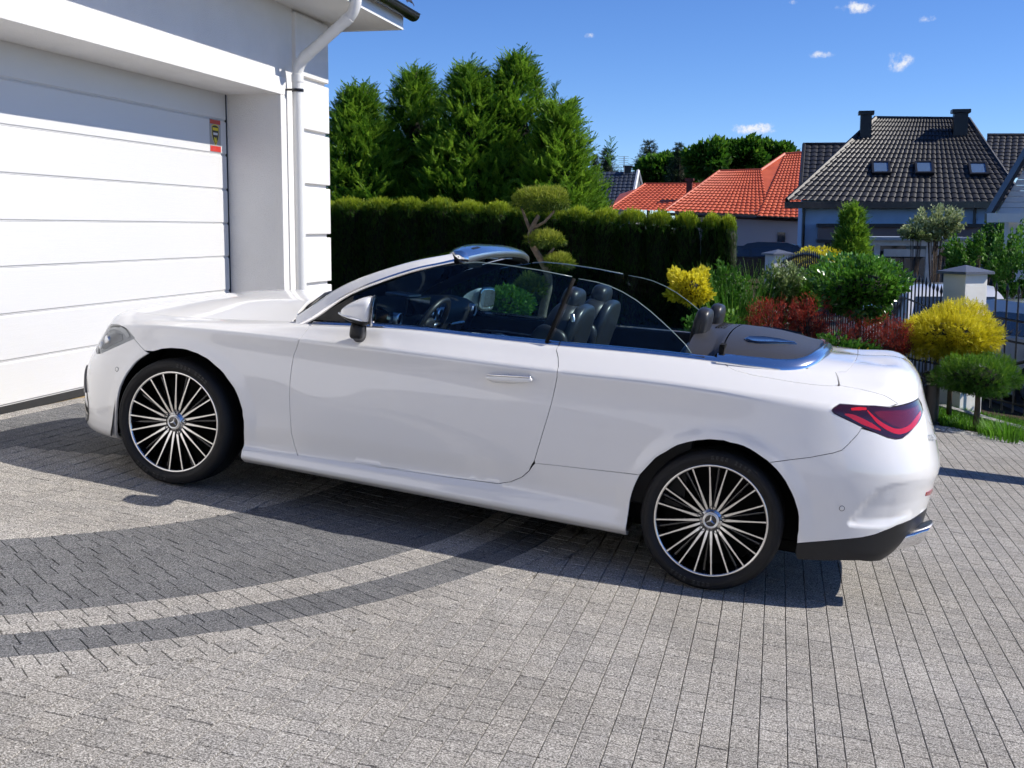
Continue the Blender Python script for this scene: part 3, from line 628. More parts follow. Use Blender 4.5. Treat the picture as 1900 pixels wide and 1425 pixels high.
fender = bp("front_fender", [LAMP[8]]+LAMP[7::-1]+tline(.775, 2.12, TB, 40)+DOOR_F+[ARCH_F[iFr]]+ARCH_F[iFr-1:iF:-1]+FB[::-1], CM['paint'])
def sect(x0, x1, t): return [(s, t) for s in np.linspace(x0, x1, 30)]
bumper_f = cdt_panel("front_bumper", [(0, .03)]+tline(.03, ARCH_F[0][0], .05, 20)+ARCH_F[1:iF+1]+FB[::-1]+LAMP[9:]+LF+[LAMP[0]]+tline(.775, 0, TB, 25), body, body_n, CM['paint'], car, rows=ROWK, noflange=lambda S: S[:, 0] < .002)
rocker = bp("rocker_panel", [(ARCH_F[-1][0], .02)]+ARCH_F[-2:iFr-1:-1]+DOOR_B+DOOR_R[1:jQ]+QSEAM+ARCH_R[iRf-1:0:-1]+tline(3.931, 1.88, .02, 40), CM['paint'])
door = bp("door", DOOR_F+DOOR_B[1:]+DOOR_R[1:]+[(3.462, BELT)]+tline(3.45, 2.22, BELT, 40)+[(2.17, 1.06)], CM['paint'])
quarter = bp("rear_quarter_panel", [QSEAM[0]]+DOOR_R[jQ:]+[(3.462, BELT)]+tline(3.50, 4.24, BELT, 25)+TON+[(4.76, .972), (4.81, .978)]+TRUNK+TAIL[6::-1]+TAILB[:-4:-1]+RB[::-1]+ARCH_R[iRr-1:iRf:-1]+QSEAM[::-1][:-1], CM['paint'])
kb = near_i(TAILB, *RB[-1])
bumper_r = cdt_panel("rear_bumper", [ARCH_R[iRr]]+RB+TAILB[kb-1::-1]+[(5.58, .89), (5.72, .86), (SL, .85)]+DIFF_[::-1]+ARCH_R[iRd-1:iRr:-1], body, body_n, CM['paint'], car, rows=ROWK, noflange=lambda S: S[:, 0] > SL-.004)
diffuser = cdt_panel("rear_diffuser", DIFF_+[(SL, .15)]+tline(SL-.02, 5.25, .15, 12)+[(5.15, .175), (5.046, .188), (4.95, .186), (4.875, .182), (4.80, .180), (4.752, .178)]+[q for q in ARCH_R[-2:iRd:-1] if q[1] > .185], body, body_n, CM['matt'], car, rows=ROWK, noflange=lambda S: S[:, 0] > SL-.004)
for o in (fender, rocker, door, quarter): mir(o)
for o in (bumper_f, bumper_r, diffuser): mir(o)
# --- thin-plate surfaces for bonnet and rear deck
def tps(X, z, reg=1e-6):
    X = np.asarray(X, float); n = len(X)
    def U(A, B):
        r2 = ((A[:, None]-B[None])**2).sum(-1); return np.where(r2 > 1e-14, .5*r2*np.log(np.maximum(r2, 1e-14)), 0)
    K = U(X, X)+reg*np.eye(n); Pm = np.c_[np.ones(n), X]; A = np.zeros((n+3, n+3)); A[:n, :n] = K; A[:n, n:] = Pm; A[n:, :n] = Pm.T
    w = np.linalg.solve(A, np.r_[np.asarray(z, float), 0, 0, 0])
    def ev(x, y):
        Q = np.stack([np.ravel(x), np.ravel(y)], 1); return (U(Q, X)@w[:n]+np.c_[np.ones(len(Q)), Q]@w[n:]).reshape(np.shape(x))
    return ev
def hf(ev):
    def P(x, y): return np.stack([x, y, ev(x, y)], -1)
    def N(x, y):
        e = .004; dx = (ev(x+e, y)-ev(x-e, y))/(2*e); dy = (ev(x, y+e)-ev(x, y-e))/(2*e); n = np.stack([-dx, -dy, np.ones_like(dx)], -1)
        return n/np.linalg.norm(n, axis=-1, keepdims=True)
    return P, N
def both(P): return np.concatenate([P, P*np.array([1, -1, 1])])
_he = body(np.linspace(0, 2.4, 500), np.full(500, TB)); _hc = nspline([-.578, -.40, -.20, 0, .20, .42, .62, .80], [.842, .922, .982, 1.026, 1.055, 1.075, 1.087, 1.093])
def HOOD(x, y):
    x = np.asarray(x, float); yb = np.maximum(np.interp(x, _he[:, 0], -_he[:, 1]), .02); zs = np.interp(x, _he[:, 0], _he[:, 2]); v = np.clip(np.abs(y)/yb, 0, 1.05)
    q_ = np.clip((x+.5)/.7, 0, 1); rib = .004*np.exp(-((v-.60)/.14)**2)*q_*q_*(3-2*q_)                  # soft power-dome ridge
    return zs+(np.maximum(_hc(np.maximum(x, -.578)), zs)-zs)*(1-v**2.05)+rib
hP, hN = hf(HOOD)
hb = body(np.array([q[0] for q in tline(.03, 2.02, TB, 60)]), np.full(60, TB))[:, :2]
cowl = np.array([(.555, -.70), (.525, -.63), (.480, -.4), (.455, -.2), (.445, 0)])
hl = np.concatenate([hb[hb[:, 0] < .56], cowl]); hpoly = np.concatenate([hl, (hl*np.array([1, -1]))[::-1][1:]])
bonnet = cdt_panel("bonnet", hpoly, hP, hN, CM['paint'], car, res=.03, depth=.02)
# --- rear deck
ds = np.concatenate([body(np.linspace(4.0, SL-.01, 40), np.full(40, t)) for t in (1.06, 1.09, 1.118)])
din = np.array([(2.75,0,1.135),(2.75,.4,1.125),(3.05,0,1.150),(3.05,.4,1.142),(3.35,0,1.158),(3.35,.42,1.152),(3.55,0,1.150),(3.55,.40,1.146)])
din = np.concatenate([din, din[din[:, 1] > 0]*np.array([1, -1, 1])])
dp_ = np.concatenate([both(ds), din]); DECK = tps(dp_[:, :2], dp_[:, 2], 2e-3); dP, dN = hf(DECK)
# gap between roof compartment lid and boot lid, in plan
_g0 = body(np.array(4.824), np.array(TB))
gapc = np.array([(_g0[0], _g0[1]), (3.372, -.64), (3.390, -.56), (3.405, -.42), (3.415, -.22), (3.418, 0)])
db = body(np.linspace(4.80, SL, 40), np.full(40, TB)); bi = db[db[:, 0] > _g0[0]+.004][:, :2]; bi = bi[bi[:, 1] < -.002]
bl = np.concatenate([gapc[::-1][:-1], [(3.347, -.69)], bi, [(db[-1, 0], 0)]])
bootp = np.concatenate([gapc[1:], (gapc*np.array([1, -1]))[::-1][1:-1], (bi*np.array([1, -1])), [(db[-1, 0], 0)], bi[::-1]])
def edge_nf(S): return np.array([np.min(np.hypot(bi[:, 0]-p[0], bi[:, 1]-abs(p[1])*-1)) < .02 for p in S])
boot = cdt_panel("boot_lid", bootp, dP, dN, CM['paint'], car, res=.03, depth=.02, gap=.002, noflange=edge_nf)
bside = bp("boot_lid_edge", TRUNK+TAIL[6:]+[TAILB[0], (5.56, .90), (5.72, .868), (SL, .858)]+[(SL, TB)]+tline(SL-.05, 4.826, TB, 25), CM['paint'], parent=boot, noflange=lambda S: (S[:, 1] > TB-.002) | (S[:, 0] > SL-.002))
c = bside.copy(); lk(c, boot); c.scale = (1, -1, 1)
# lid of the roof compartment: white side cheeks, bright trim, grey padded cover
xe = lambda s: float(body(np.array(s), np.array(TB))[0])
cheek = bp("roof_lid_edge", [(4.272, TB)]+[(4.272, 1.05)]+TON[1:]+[(4.76, .972), (4.81, .978), (4.836, .992), (4.832, 1.04)]+[(4.822, TB)], CM['paint'], noflange=lambda S: S[:, 1] > TB-.002)
mir(cheek)
cb = body(np.linspace(4.272, 4.820, 24), np.full(24, TB))[:, :2]
trimo = np.array([(2.770, -.790), (2.90, -.780), (3.02, -.763), (3.10, -.742), (3.17, -.70), (3.22, -.63), (3.25, -.53), (3.272, -.36), (3.283, -.18), (3.287, 0)])
tcv = nspline(np.arange(len(trimo)), trimo); TU = np.linspace(0, len(trimo)-1, 40); TO = tcv(TU)
ov = np.concatenate([TO[TO[:, 0] > 2.775][:-1], [(3.287, 0)]])
ytb = lambda x: np.interp(x, cb[:, 0], -cb[:, 1])
ov = np.array([q for q in ov if -q[1] < ytb(q[0])-.004]); cbi = cb[cb[:, 0] > ov[0, 0]]
lidp = np.concatenate([cbi, gapc, (gapc*np.array([1, -1]))[::-1][1:], (cbi*np.array([1, -1]))[::-1], (ov*np.array([1, -1]))[:-1], ov[::-1]])
lid = cdt_panel("roof_compartment_lid", lidp, dP, dN, CM['paint'], car, res=.025, depth=.012, gap=.0015, noflange=lambda S: np.array([np.min(np.hypot(cb[:, 0]-p[0], cb[:, 1]+abs(p[1]))) < .012 for p in S]))
def ring_loft(rings, name, mat, parent, smooth=True, mirror_close=True):
    """rings: list of (n,3) arrays from near end to the centre line; mirrored to the far side"""
    G = np.array(rings); G = np.concatenate([G, (G*np.array([1, -1, 1]))[:, ::-1][:, 1:]], 1)
    return MB().grid(G).build(name, mat, parent, smooth)
def inset(C2, d):
    T = np.gradient(C2, axis=0); T /= np.linalg.norm(T, axis=1, keepdims=True); N = np.stack([-T[:, 1], T[:, 0]], 1)
    r = C2+N*np.broadcast_to(d, (len(C2),))[:, None]; return r
TO3 = lambda C2, dz: np.c_[C2, DECK(C2[:, 0], C2[:, 1])+dz]
zt = np.interp(TO[:, 0], [2.77, 3.0, 3.15, 3.29], [.0, .0, .006, .008])
tr_rings = [TO3(inset(TO, .0), -.006), TO3(inset(TO, .001), .008), TO3(inset(TO, .010), .017), TO3(inset(TO, .028), .026), TO3(inset(TO, .044), .032), TO3(inset(TO, .050), .022)]
ring_loft(tr_rings, "roof_lid_trim", CM['chrome'], car)
cz = lambda C2, a: a
def crown(C2, h): return np.c_[C2, h]
TI = inset(TO, .050)
kx = np.interp(TI[:, 0], [2.77, 3.0, 3.12, 3.25], [1.0, 1.0, .85, .6])
def cov(d, h, dd=0):
    C2 = inset(TI, d); C2[:, 1] = np.minimum(C2[:, 1], -0.0) if d < .3 else C2[:, 1]
    return np.c_[C2, DECK(C2[:, 0], C2[:, 1])+.030+h*kx]
def cover_rings(x0, x1, nx, name):
    # padded cover as sections across the car at constant x
    xs = np.linspace(x0, x1, nx); G = []
    for x in xs:
        ye = float(np.interp(x, TI[:, 0], -TI[:, 1])) if x < TI[-1, 0] else 0.0
        ye = max(ye, .02); row = []
        top = np.interp(x, [2.60, 2.72, 2.80, 2.90, 3.0, 3.10, 3.18, 3.235], [1.190, 1.208, 1.213, 1.215, 1.212, 1.201, 1.186, 1.176])
        eb = float(DECK(np.array([x]), np.array([-ye]))[0])+.028 if x > 2.75 else 1.075
        for f in np.linspace(-1, 1, 41):
            a = abs(f); g = (1-a**3.0)**.8 if a < 1 else 0
            row.append((x, f*ye, eb+(top-eb)*g))
        G.append(row)
    return np.array(G)
G1 = cover_rings(2.786, 3.232, 24, ''); MB().grid(G1).build("roof_cover", CM['cover'], lid, True)
G0 = cover_rings(2.61, 2.779, 10, ''); sh = MB().grid(G0); sh.build("rear_shelf_cover", CM['cover'], car, True)
MB().box((2.770, -.74, 1.09), (2.795, .74, 1.16)).build("cover_gap_seal", CM['liner'], car)
# raised blade-shaped inlays on the roof cover
def onG(x, y):
    i = np.clip((x-2.786)/(3.232-2.786)*23, 0, 22.99); r = G1[int(i)]+(G1[int(i)+1]-G1[int(i)])*(i-int(i)); return np.interp(y, r[:, 1], r[:, 2])
for sgn in (-1, 1):
    pl = [(2.865, .53), (2.885, .565), (2.93, .57), (3.00, .53), (3.06, .47), (3.115, .40), (3.11, .385), (3.03, .40), (2.95, .43), (2.88, .48)]
    ctr = np.mean(pl, axis=0); ri = []
    for k, h in ((1.0, -.004), (1.0, .005), (.93, .011), (.80, .008), (.0, .007)):
        ri.append([(ctr[0]+(p[0]-ctr[0])*k, sgn*(ctr[1]+(p[1]-ctr[1])*k), onG(ctr[0]+(p[0]-ctr[0])*k, sgn*(ctr[1]+(p[1]-ctr[1])*k))+h) for p in pl])
    MB().grid(np.array(ri), close_v=True).build("cover_inlay", CM['black'], lid, True, sharp=50)
# brake light strip behind the cover
MB().box((3.243, -.16, 1.197), (3.262, .16, 1.207)).build("high_brake_light", CM['redglass'], lid, bevel=.003)
# --- belt trim along door and quarter
def strip(ss, name, parent, w0=.0, mat=None):
    P = body(ss, np.full(len(ss), BELT+.002)); Nn = body_n(ss, np.full(len(ss), BELT-.04)); outn = Nn*np.array([1, 1, 0]); outn /= np.linalg.norm(outn, axis=1, keepdims=True); up = np.array([0, 0, 1.])
    rg = []
    for o, h in ((-.006, -.008), (.003, -.003), (.0035, .001), (-.002, .008), (-.010, .015), (-.020, .020), (-.030, .021), (-.033, .006)): rg.append(P+outn*o+up*h)
    G = np.array(rg); mb = MB().grid(G); n = G.shape[1]
    mb.add(G[:, 0], [tuple(range(8))]); mb.add(G[:, -1], [tuple(range(8))[::-1]])
    return mb.build(name, mat or CM['chrome'], parent, True, sharp=70)
bt1 = strip(np.linspace(2.165, 3.462, 70), "belt_trim", door); bt2 = strip(np.linspace(3.468, 4.268, 50), "belt_trim", quarter)
for src, par in ((bt1, None), (bt2, None)):
    pass
for o, nm in ((bt1, "door"), (bt2, "rear_quarter_panel")):
    far = [q for q in car.children if q.name.startswith(nm) and q.scale[1] < 0][0]; c = o.copy(); lk(c, far)
# --- black window base seal
def glass_y(z, x=1.5): return -(.806-.31*(z-1.05)-.03*max(0, x-1.9))
def sheet(name, pts, mat, parent, thick=.004, n=16):
    """flat-ish glass pane from an (x,z) outline leaning inward"""
    poly = [tuple(p) for p in pts]
    def P(x, z): return np.stack([x, np.array([glass_y(b, a) for a, b in zip(x, z)])+.012*(np.asarray(z)-1.22)**2*4, z], -1)
    def N(x, z): return np.tile(np.array([0, -.928, .371]), (len(x), 1))
    o = cdt_panel(name, poly, P, N, mat, parent, res=.05, gap=0, depth=thick)
    c = P(*np.array(poly).T); return o
apl = [(.795, 1.075), (.90, 1.148), (1.02, 1.220), (1.174, 1.292), (1.30, 1.338), (1.42, 1.372)]
belt_z = lambda x: float(np.interp(x, [.7, 1.2, 1.63, 1.97, 2.45, 2.8], [.985, 1.020, 1.044, 1.064, 1.090, 1.108]))
dg = [(x, belt_z(x)-.02) for x in np.linspace(.90, 1.935, 14)]+[(1.95, 1.13), (2.005, 1.366)]+[(2.0, 1.379), (1.83, 1.389), (1.64, 1.392), (1.50, 1.386), (1.43, 1.372)]+[(x, z) for x, z in apl[::-1][1:-1]]+[(.845, 1.04)]
door_glass = sheet("door_window", dg, CM['glass'], car)
qg = [(1.962, 1.06)]+[(x, belt_z(x)-.015) for x in np.linspace(2.0, 2.62, 8)]+[(2.645, 1.10), (2.609, 1.137), (2.55, 1.18), (2.481, 1.226), (2.41, 1.271), (2.334, 1.312), (2.26, 1.342), (2.19, 1.362), (2.12, 1.372), (2.034, 1.376)]
q_glass = sheet("quarter_window", qg, CM['glass'], car)
def rail(pts, r, name, mat, parent, n=6): return MB().tube([(x, glass_y(z, x)+dy, z) for x, z, dy in pts], r, n).build(name, mat, parent, True)
rail([(1.94, 1.05, -.004), (1.968, 1.18, -.004), (1.995, 1.30, -.004), (2.012, 1.374, -.004)], .0105, "window_seal", CM['liner'], door_glass)
tri = MB().prism([(.70, .985), (.90, 1.0), (.90, 1.135), (.81, 1.072)], -.812, -.800, 1); trio = tri.build("mirror_triangle", CM['matt'], car)
GE = simple('glass_edge_glint', (.26, .36, .36), .2)  # pale thin strip standing in for light caught along the glass edges
MB().tube([(x, glass_y(z, x), z+.001) for x, z in [(1.43, 1.374), (1.50, 1.388), (1.64, 1.394), (1.83, 1.391), (2.0, 1.381)]], .0022, 5).build('pane_edge_glint', GE, door_glass, True)
MB().tube([(x, glass_y(z, x), z+.001) for x, z in qg[::-1][:-9]], .0022, 5).build('pane_edge_glint', GE, q_glass, True)
for o in (door_glass, q_glass, trio):
    f_ = mir(o)
    for ch in list(f_.children):
        if ch.name.startswith('window_seal'): bpy.data.objects.remove(ch)
# --- windscreen frame
AP = np.array([  # outer bottom (x,y,z), trim top, outer top, inner top, inner bottom
 [(.600,-.822,.925), (.606,-.822,.945), (.585,-.78,.985), (.60,-.755,.99), (.62,-.77,.93)],
 [(.715,-.816,.995), (.708,-.813,1.014), (.670,-.768,1.058), (.685,-.742,1.055), (.72,-.765,1.0)],
 [(.835,-.798,1.103), (.828,-.795,1.122), (.790,-.752,1.160), (.81,-.722,1.155), (.845,-.75,1.105)],
 [(.986,-.774,1.200), (.980,-.771,1.219), (.955,-.735,1.256), (.975,-.690,1.25), (1.0,-.725,1.20)],
 [(1.174,-.740,1.292), (1.168,-.737,1.311), (1.145,-.695,1.343), (1.165,-.650,1.337), (1.185,-.69,1.29)],
 [(1.290,-.708,1.336), (1.286,-.705,1.355), (1.262,-.662,1.385), (1.28,-.615,1.378), (1.30,-.66,1.335)],
 [(1.375,-.672,1.366), (1.370,-.668,1.388), (1.338,-.618,1.412), (1.345,-.56,1.405), (1.38,-.62,1.36)]])
apf = nspline(np.arange(len(AP)), AP.reshape(len(AP), -1)); AG = apf(np.linspace(0, len(AP)-1, 40)).reshape(40, 5, 3)
frame = MB().grid(np.stack([AG[:, 1], .35*AG[:, 1]+.65*AG[:, 2]+np.array([0, -.006, .006]), AG[:, 2], AG[:, 3]], 0)).build("windscreen_pillar", CM['paint'], car, True)
MB().grid(np.stack([AG[:, 0], .5*(AG[:, 0]+AG[:, 1])+np.array([0, -.006, 0]), AG[:, 1]], 0)).build("pillar_trim", CM['chrome'], frame, True)
MB().grid(np.stack([AG[:, 3], AG[:, 4], AG[:, 0]], 0)).build("pillar_inner_trim", CM['dash'], frame, True)
mir(frame)
# windscreen pane
wb = np.array([(.615, -.745, .995), (.565, -.5, 1.040), (.535, -.25, 1.060), (.525, 0, 1.066)]); wt = np.array([(1.335, -.56, 1.402), (1.29, -.38, 1.418), (1.262, -.19, 1.427), (1.25, 0, 1.43)])
def full(c, n=13):
    e = nspline(np.arange(4), c)(np.linspace(0, 3, n)); return np.concatenate([e, (e*np.array([1, -1, 1]))[::-1][1:]])
WB_, WT_ = full(wb), full(wt)
G = np.array([WB_*(1-f)+WT_*f+np.array([-.0, 0, .045*4*f*(1-f)]) for f in np.linspace(0, 1, 14)]); MB().grid(G).build("windscreen", CM['wglass'], car, True)
MB().grid(np.array([G[0]+np.array([-.03, 0, -.03]), G[0]+np.array([0, 0, .004]), G[1]*.3+G[0]*.7+np.array([0, 0, .002])])).build("cowl_panel", CM['matt'], car, True)
MB().grid(np.array([WB_*np.array([1, .97, 1])+np.array([-.14, 0, -.050]), WB_+np.array([-.05, 0, -.035]), WB_+np.array([.10, 0, -.03])])).build("cowl_grille", CM['matt'], car, True)
# header with raised wind deflector
hy = np.linspace(-1, 1, 33); HG = []
c0 = np.array([(1.235, 1.425), (1.262, 1.447), (1.315, 1.466), (1.38, 1.470), (1.435, 1.462), (1.470, 1.446), (1.476, 1.430), (1.47, 1.414), (1.43, 1.408), (1.25, 1.405)])
c1 = np.array([(1.318, 1.392), (1.330, 1.412), (1.352, 1.428), (1.385, 1.434), (1.410, 1.426), (1.428, 1.408), (1.432, 1.388), (1.428, 1.372), (1.41, 1.366), (1.33, 1.370)])
for f in hy:
    a = abs(f)**2.6; cc = c0*(1-a)+c1*a; HG.append([(x, .615*f, z) for x, z in cc])
HG = np.array(HG)
hdr = MB().grid(HG[:, :6]).build("windscreen_header", CM['chrome'], car, True)
MB().grid(HG[:, 5:8]).build("header_lip", CM['satin'], hdr, True, sharp=60)
MB().grid(HG[:, 7:]).build("header_lining", CM['dash'], hdr, True, sharp=60)
for e_ in (0, -1):
    q = HG[e_]; c_ = q.mean(0)+np.array([0, -.022 if e_ == 0 else .022, 0]); R2_ = [q, q*.45+c_*.55+(np.array([0, -.012 if e_ == 0 else .012, 0])), q*.05+c_*.95]
    MB().grid(np.array(R2_), close_v=True).build("header_end_cap", CM['chrome'], hdr, True)
def hdr_at(f, k, w):  # point on header skin
    i = (f+1)/2*32; j = int(min(i, 31)); r = HG[j]*(1-(i-j))+HG[j+1]*(i-j); return r[k]*(1-w)+r[k+1]*w
def patch(name, f0, f1, k, w0, w1, mat, parent, off=.002):
    G = np.array([[hdr_at(f, k, w)+np.array([0, 0, off]) for w in np.linspace(w0, w1, 3)] for f in np.linspace(f0, f1, 5)]); return MB().grid(G).build(name, mat, parent, True)
patch("deflector_badge", -.80, -.62, 3, .35, .75, CM['matt'], hdr)
for f in (-.35, .15): MB().box((1.40, .6*f-.07, 1.398), (1.45, .6*f+.07, 1.406)).build("reading_lamp", CM['drl'], hdr, bevel=.003)
MB().box((1.25, -.14, 1.325), (1.285, .14, 1.392)).build("rear_view_mirror", CM['matt'], car, bevel=.012)
# --- wheels
def make_wheel():
    w = empty("wheel")
    t = [(.268, .075), (.272, .100), (.285, .112), (.305, .118), (.322, .112), (.333, .098), (.3375, .080), (.3385, .04), (.3385, -.04), (.3375, -.085), (.330, -.105), (.305, -.118), (.28, -.11), (.268, -.09)]
    t = [(r, -h) for r, h in t]
    mb = MB().lathe(t, 96)
    ty = mb.build("tyre", CM['rubber'], w, True)
    for r, nm in ((.297, 0), (.318, 1)):
        MB().lathe([(r-.0015, -.1165 if nm == 0 else -.1135), (r, -.1195 if nm == 0 else -.1165), (r+.0015, -.1165 if nm == 0 else -.1125)], 96).build("sidewall_ring", CM['rubber'], ty, True)
    for hh in (-.05, -.017, .017, .05): MB().lathe([(.3392, hh-.004), (.3385-.006, hh-.003), (.3385-.006, hh+.003), (.3392, hh+.004)], 96).build("tread_groove", CM['liner'], ty)
    LTM = simple("tyre_lettering", (.022, .022, .023), .5)
    for a0 in (62, 242):
        for k in range(9):
            if k == 4: continue
            a = math.radians(a0+k*4.3); c_, s_ = math.cos(a), math.sin(a)
            for q in range(2):
                rr = .2995+.011*q
                M4 = Matrix(((-s_, 0, c_, c_*rr), (0, 1, 0, -.1190), (c_, 0, s_, s_*rr), (0, 0, 0, 1))); MB().box((-.006, -.0012, -.0035), (.006, .0012, .0035), M4).build("sidewall_letter", LTM, ty)
    rim = MB().lathe([(.271, -.094), (.2725, -.099), (.270, -.1025), (.265, -.1032), (.2605, -.101), (.258, -.095)], 96).build("rim_lip", CM['alloy'], w, True)
    MB().lathe([(.2585, -.096), (.252, -.07), (.243, .10)], 64).build("rim_barrel", CM['rimblack'], w, True)
    MB().lathe([(.243, .06), (.06, .055)], 48).build("rim_back", CM['liner'], w)
    # twenty spokes: dark web with machined face
    for k in range(20):
        a = math.radians(k*18+9); R = Matrix(((math.cos(a), 0, -math.sin(a), 0), (0, 1, 0, 0), (math.sin(a), 0, math.cos(a), 0), (0, 0, 0, 1)))
        rs = [.054, .085, .12, .17, .22, .2600]; hw = [.0062, .0068, .0056, .0042, .0036, .0042]; yy = [-.080, -.086, -.090, -.0945, -.0985, -.1015]
        if k % 4 in (0, 3): pass
        sp = np.array([[(r, y+.032, -h*1.15), (r, y+.003, -h*1.05), (r, y+.003, h*1.05), (r, y+.032, h*1.15)] for r, h, y in zip(rs, hw, yy)])
        tf = lambda A: A @ np.array(R.to_3x3()).T
        sk = MB().grid(tf(sp)).build("spoke", CM['rimblack'], w)
        fc = np.array([[(r, y+.003, -h), (r, y, -h*.86), (r, y, h*.86), (r, y+.003, h)] for r, h, y in zip(rs, hw, yy)])
        MB().grid(tf(fc)).build("machined_face", CM['alloy'], sk)
        # narrow dark backing rib between the faces
        if k % 2 == 0:
            a2 = math.radians(k*18+18); R2 = Matrix(((math.cos(a2), 0, -math.sin(a2), 0), (0, 1, 0, 0), (math.sin(a2), 0, math.cos(a2), 0), (0, 0, 0, 1)))
            rb = np.array([[(r, -.045, -.013), (r, -.062, -.008), (r, -.062, .008), (r, -.045, .013)] for r in (.07, .12, .18, .25)])
            MB().grid(rb @ np.array(R2.to_3x3()).T).build("backing_rib", CM['rimblack'], w, True)
    hub = MB().lathe([(.060, -.052), (.056, -.074), (.052, -.080), (.043, -.084), (.039, -.090), (.0, -.090)], 48).build("hub", CM['alloy'], w, True, sharp=40)
    for k in range(5):
        a = math.radians(90+k*72); M4 = Matrix.Translation((.0565*math.cos(a), 0, .0565*math.sin(a)))
        MB().lathe([(.0135, -.070), (.0135, -.0868), (.011, -.0872), (.010, -.078), (.0, -.078)], 16, M4).build("lug_hole", CM['rimblack'], hub, True)
    cap = MB().lathe([(.036, -.088), (.036, -.096), (.033, -.098), (.0295, -.097), (.029, -.094), (.0, -.0945)], 40).build("centre_cap", CM['satin'], w, True, sharp=30)
    MB().lathe([(.0285, -.0947), (.0, -.0952)], 32).build("cap_field", CM['black'], cap, True)
    st = MB(); pts = []
    for k in range(6):
        a = math.radians(90+60*k); r = .0275 if k % 2 == 0 else .0052; pts.append((r*math.cos(a), r*math.sin(a)))
    V = [(x, -.0958, z) for x, z in pts]+[(0, -.0985, 0)]; st.add(V, [(i, (i+1) % 6, 6) for i in range(6)]); st.build("cap_star", CM['chrome'], cap)
    MB().lathe([(.0275, -.0955), (.0285, -.098), (.030, -.0965)], 40).build("cap_ring", CM['chrome'], cap, True)
    return w
def make_brake(x):
    b = MB().lathe([(.175, -.73), (.175, -.705), (.08, -.705), (.08, -.73), (.175, -.73)], 48, Matrix.Translation((x, 0, .338))).build("brake_disc", CM['disc'], car, True, sharp=30)
    return b
def copy_tree(o, parent):
    c = o.copy(); lk(c, parent)
    for ch in list(o.children): copy_tree(ch, c)
    return c
wheel = make_wheel(); wheel.parent = car
for i, (x, sg) in enumerate(((0, -1), (2.865, -1), (0, 1), (2.865, 1))):
    w = wheel if i == 0 else copy_tree(wheel, car)
    w.location = (x, sg*.803, .3385); w.rotation_euler = (0, math.radians((8.0, 0, 0, 8)[i]), math.radians((-1.5 if x == 0 else 0)+(180 if sg > 0 else 0)))
for x in (0, 2.865): mir(make_brake(x))
# wheel-arch liners and underbody
for (cx, cz, ra, rb) in ARCH:
    lin_ = MB(); G = []
    for y in (-.868, -.84, -.55):
        row = []
        rr = .012 if y == -.868 else .04
        row.append((cx-ra-rr, y, .19))
        for th in np.linspace(math.pi, 0, 25): row.append((cx+(ra+rr)*math.cos(th), y, cz+(rb+rr)*math.sin(th)))
        row.append((cx+ra+rr, y, .20 if cx < 1 else .245)); G.append(row)
    lin_.grid(np.array(G)); g = np.array(G[2]); lin_.add(g, [tuple(range(len(g)))])
    mir(lin_.build("wheel_arch_liner", CM['liner'], car, True, sharp=60))
MB().prism([(-.40, -.30), (-.44, .18), (-.70, .185), (-.70, .21), (3.75, .24), (3.30, .165), (-.3, .165)][0:0] or [(.46, .175), (2.44, .175), (2.44, .23), (.46, .23)], -.80, .80, 1).build("underbody", CM['liner'], car)
MB().box((-.70, -.56, .18), (3.45, .56, .235)).build("underbody_tray", CM['liner'], car)
MB().box((3.30, -.70, .24), (3.56, .70, .6)).build("boot_floor", CM['liner'], car)
MB().box((-.62, -.56, .25), (.42, .56, .70)).build("engine_bay", CM['liner'], car)

# --- rounded-box helper (superquadric) for padded and moulded parts
def rbox(mb, c, half, e=(.35, .35), M=None, nu=28, nv=16, warp=None):
    u = np.linspace(-math.pi, math.pi, nu, endpoint=False); v = np.linspace(-math.pi/2, math.pi/2, nv)
    f = lambda w, k: np.sign(w)*np.abs(w)**k
    U, V = np.meshgrid(u, v, indexing='ij')
    P = np.stack([f(np.cos(V), e[1])*f(np.cos(U), e[0]), f(np.cos(V), e[1])*f(np.sin(U), e[0]), f(np.sin(V), e[1])], -1)
    if warp is not None: P = warp(P)
    P = P*np.array(half)
    if M is not None: P = P @ np.array(M.to_3x3()).T
    P = P+np.array(c); a, b = P.shape[:2]
    F = [(i*b+j, ((i+1) % a)*b+j, ((i+1) % a)*b+j+1, i*b+j+1) for i in range(a) for j in range(b-1)]
    mb.add(P.reshape(-1, 3), F); return mb
def RY(deg): return Matrix.Rotation(math.radians(deg), 4, 'Y')
def RX(deg): return Matrix.Rotation(math.radians(deg), 4, 'X')
def RZ(deg): return Matrix.Rotation(math.radians(deg), 4, 'Z')
# --- headlamps
lamp_poly = LAMP+LF
hl_ = bp("headlight", lamp_poly, CM['reflector'], gap=.006, depth=.03, off=-.020)
bp("headlight_lens", lamp_poly, CM['lens'], parent=hl_, gap=.0035, depth=.004, off=-.001)
bp("headlight_seal", lamp_poly, CM['black'], parent=hl_, gap=.0012, depth=.004, off=-.030)
bp("running_light", [(.80, .885), (.88, .893), (.95, .890), (1.02, .878), (1.07, .858), (1.10, .835), (1.115, .815), (1.095, .812), (1.065, .835), (1.02, .855), (.95, .866), (.88, .869), (.80, .862)], CM['drl'], parent=hl_, gap=0, depth=.004, off=-.012, res=.01)
bp("projector_shroud", [(.86, .75), (.90, .745), (.99, .775), (1.06, .80), (1.04, .835), (.95, .85), (.88, .845)], CM['satin'], parent=hl_, gap=0, depth=.006, off=-.014, res=.015)
MB().lathe([(.026, -.01), (.026, .002), (.02, .008), (0, .011)], 20, Matrix.Translation(Vector(body(np.array(.93), np.array(.80)))) @ RZ(-35) @ RX(180)).build("projector_lens", CM['satin'], hl_, True, sharp=50)
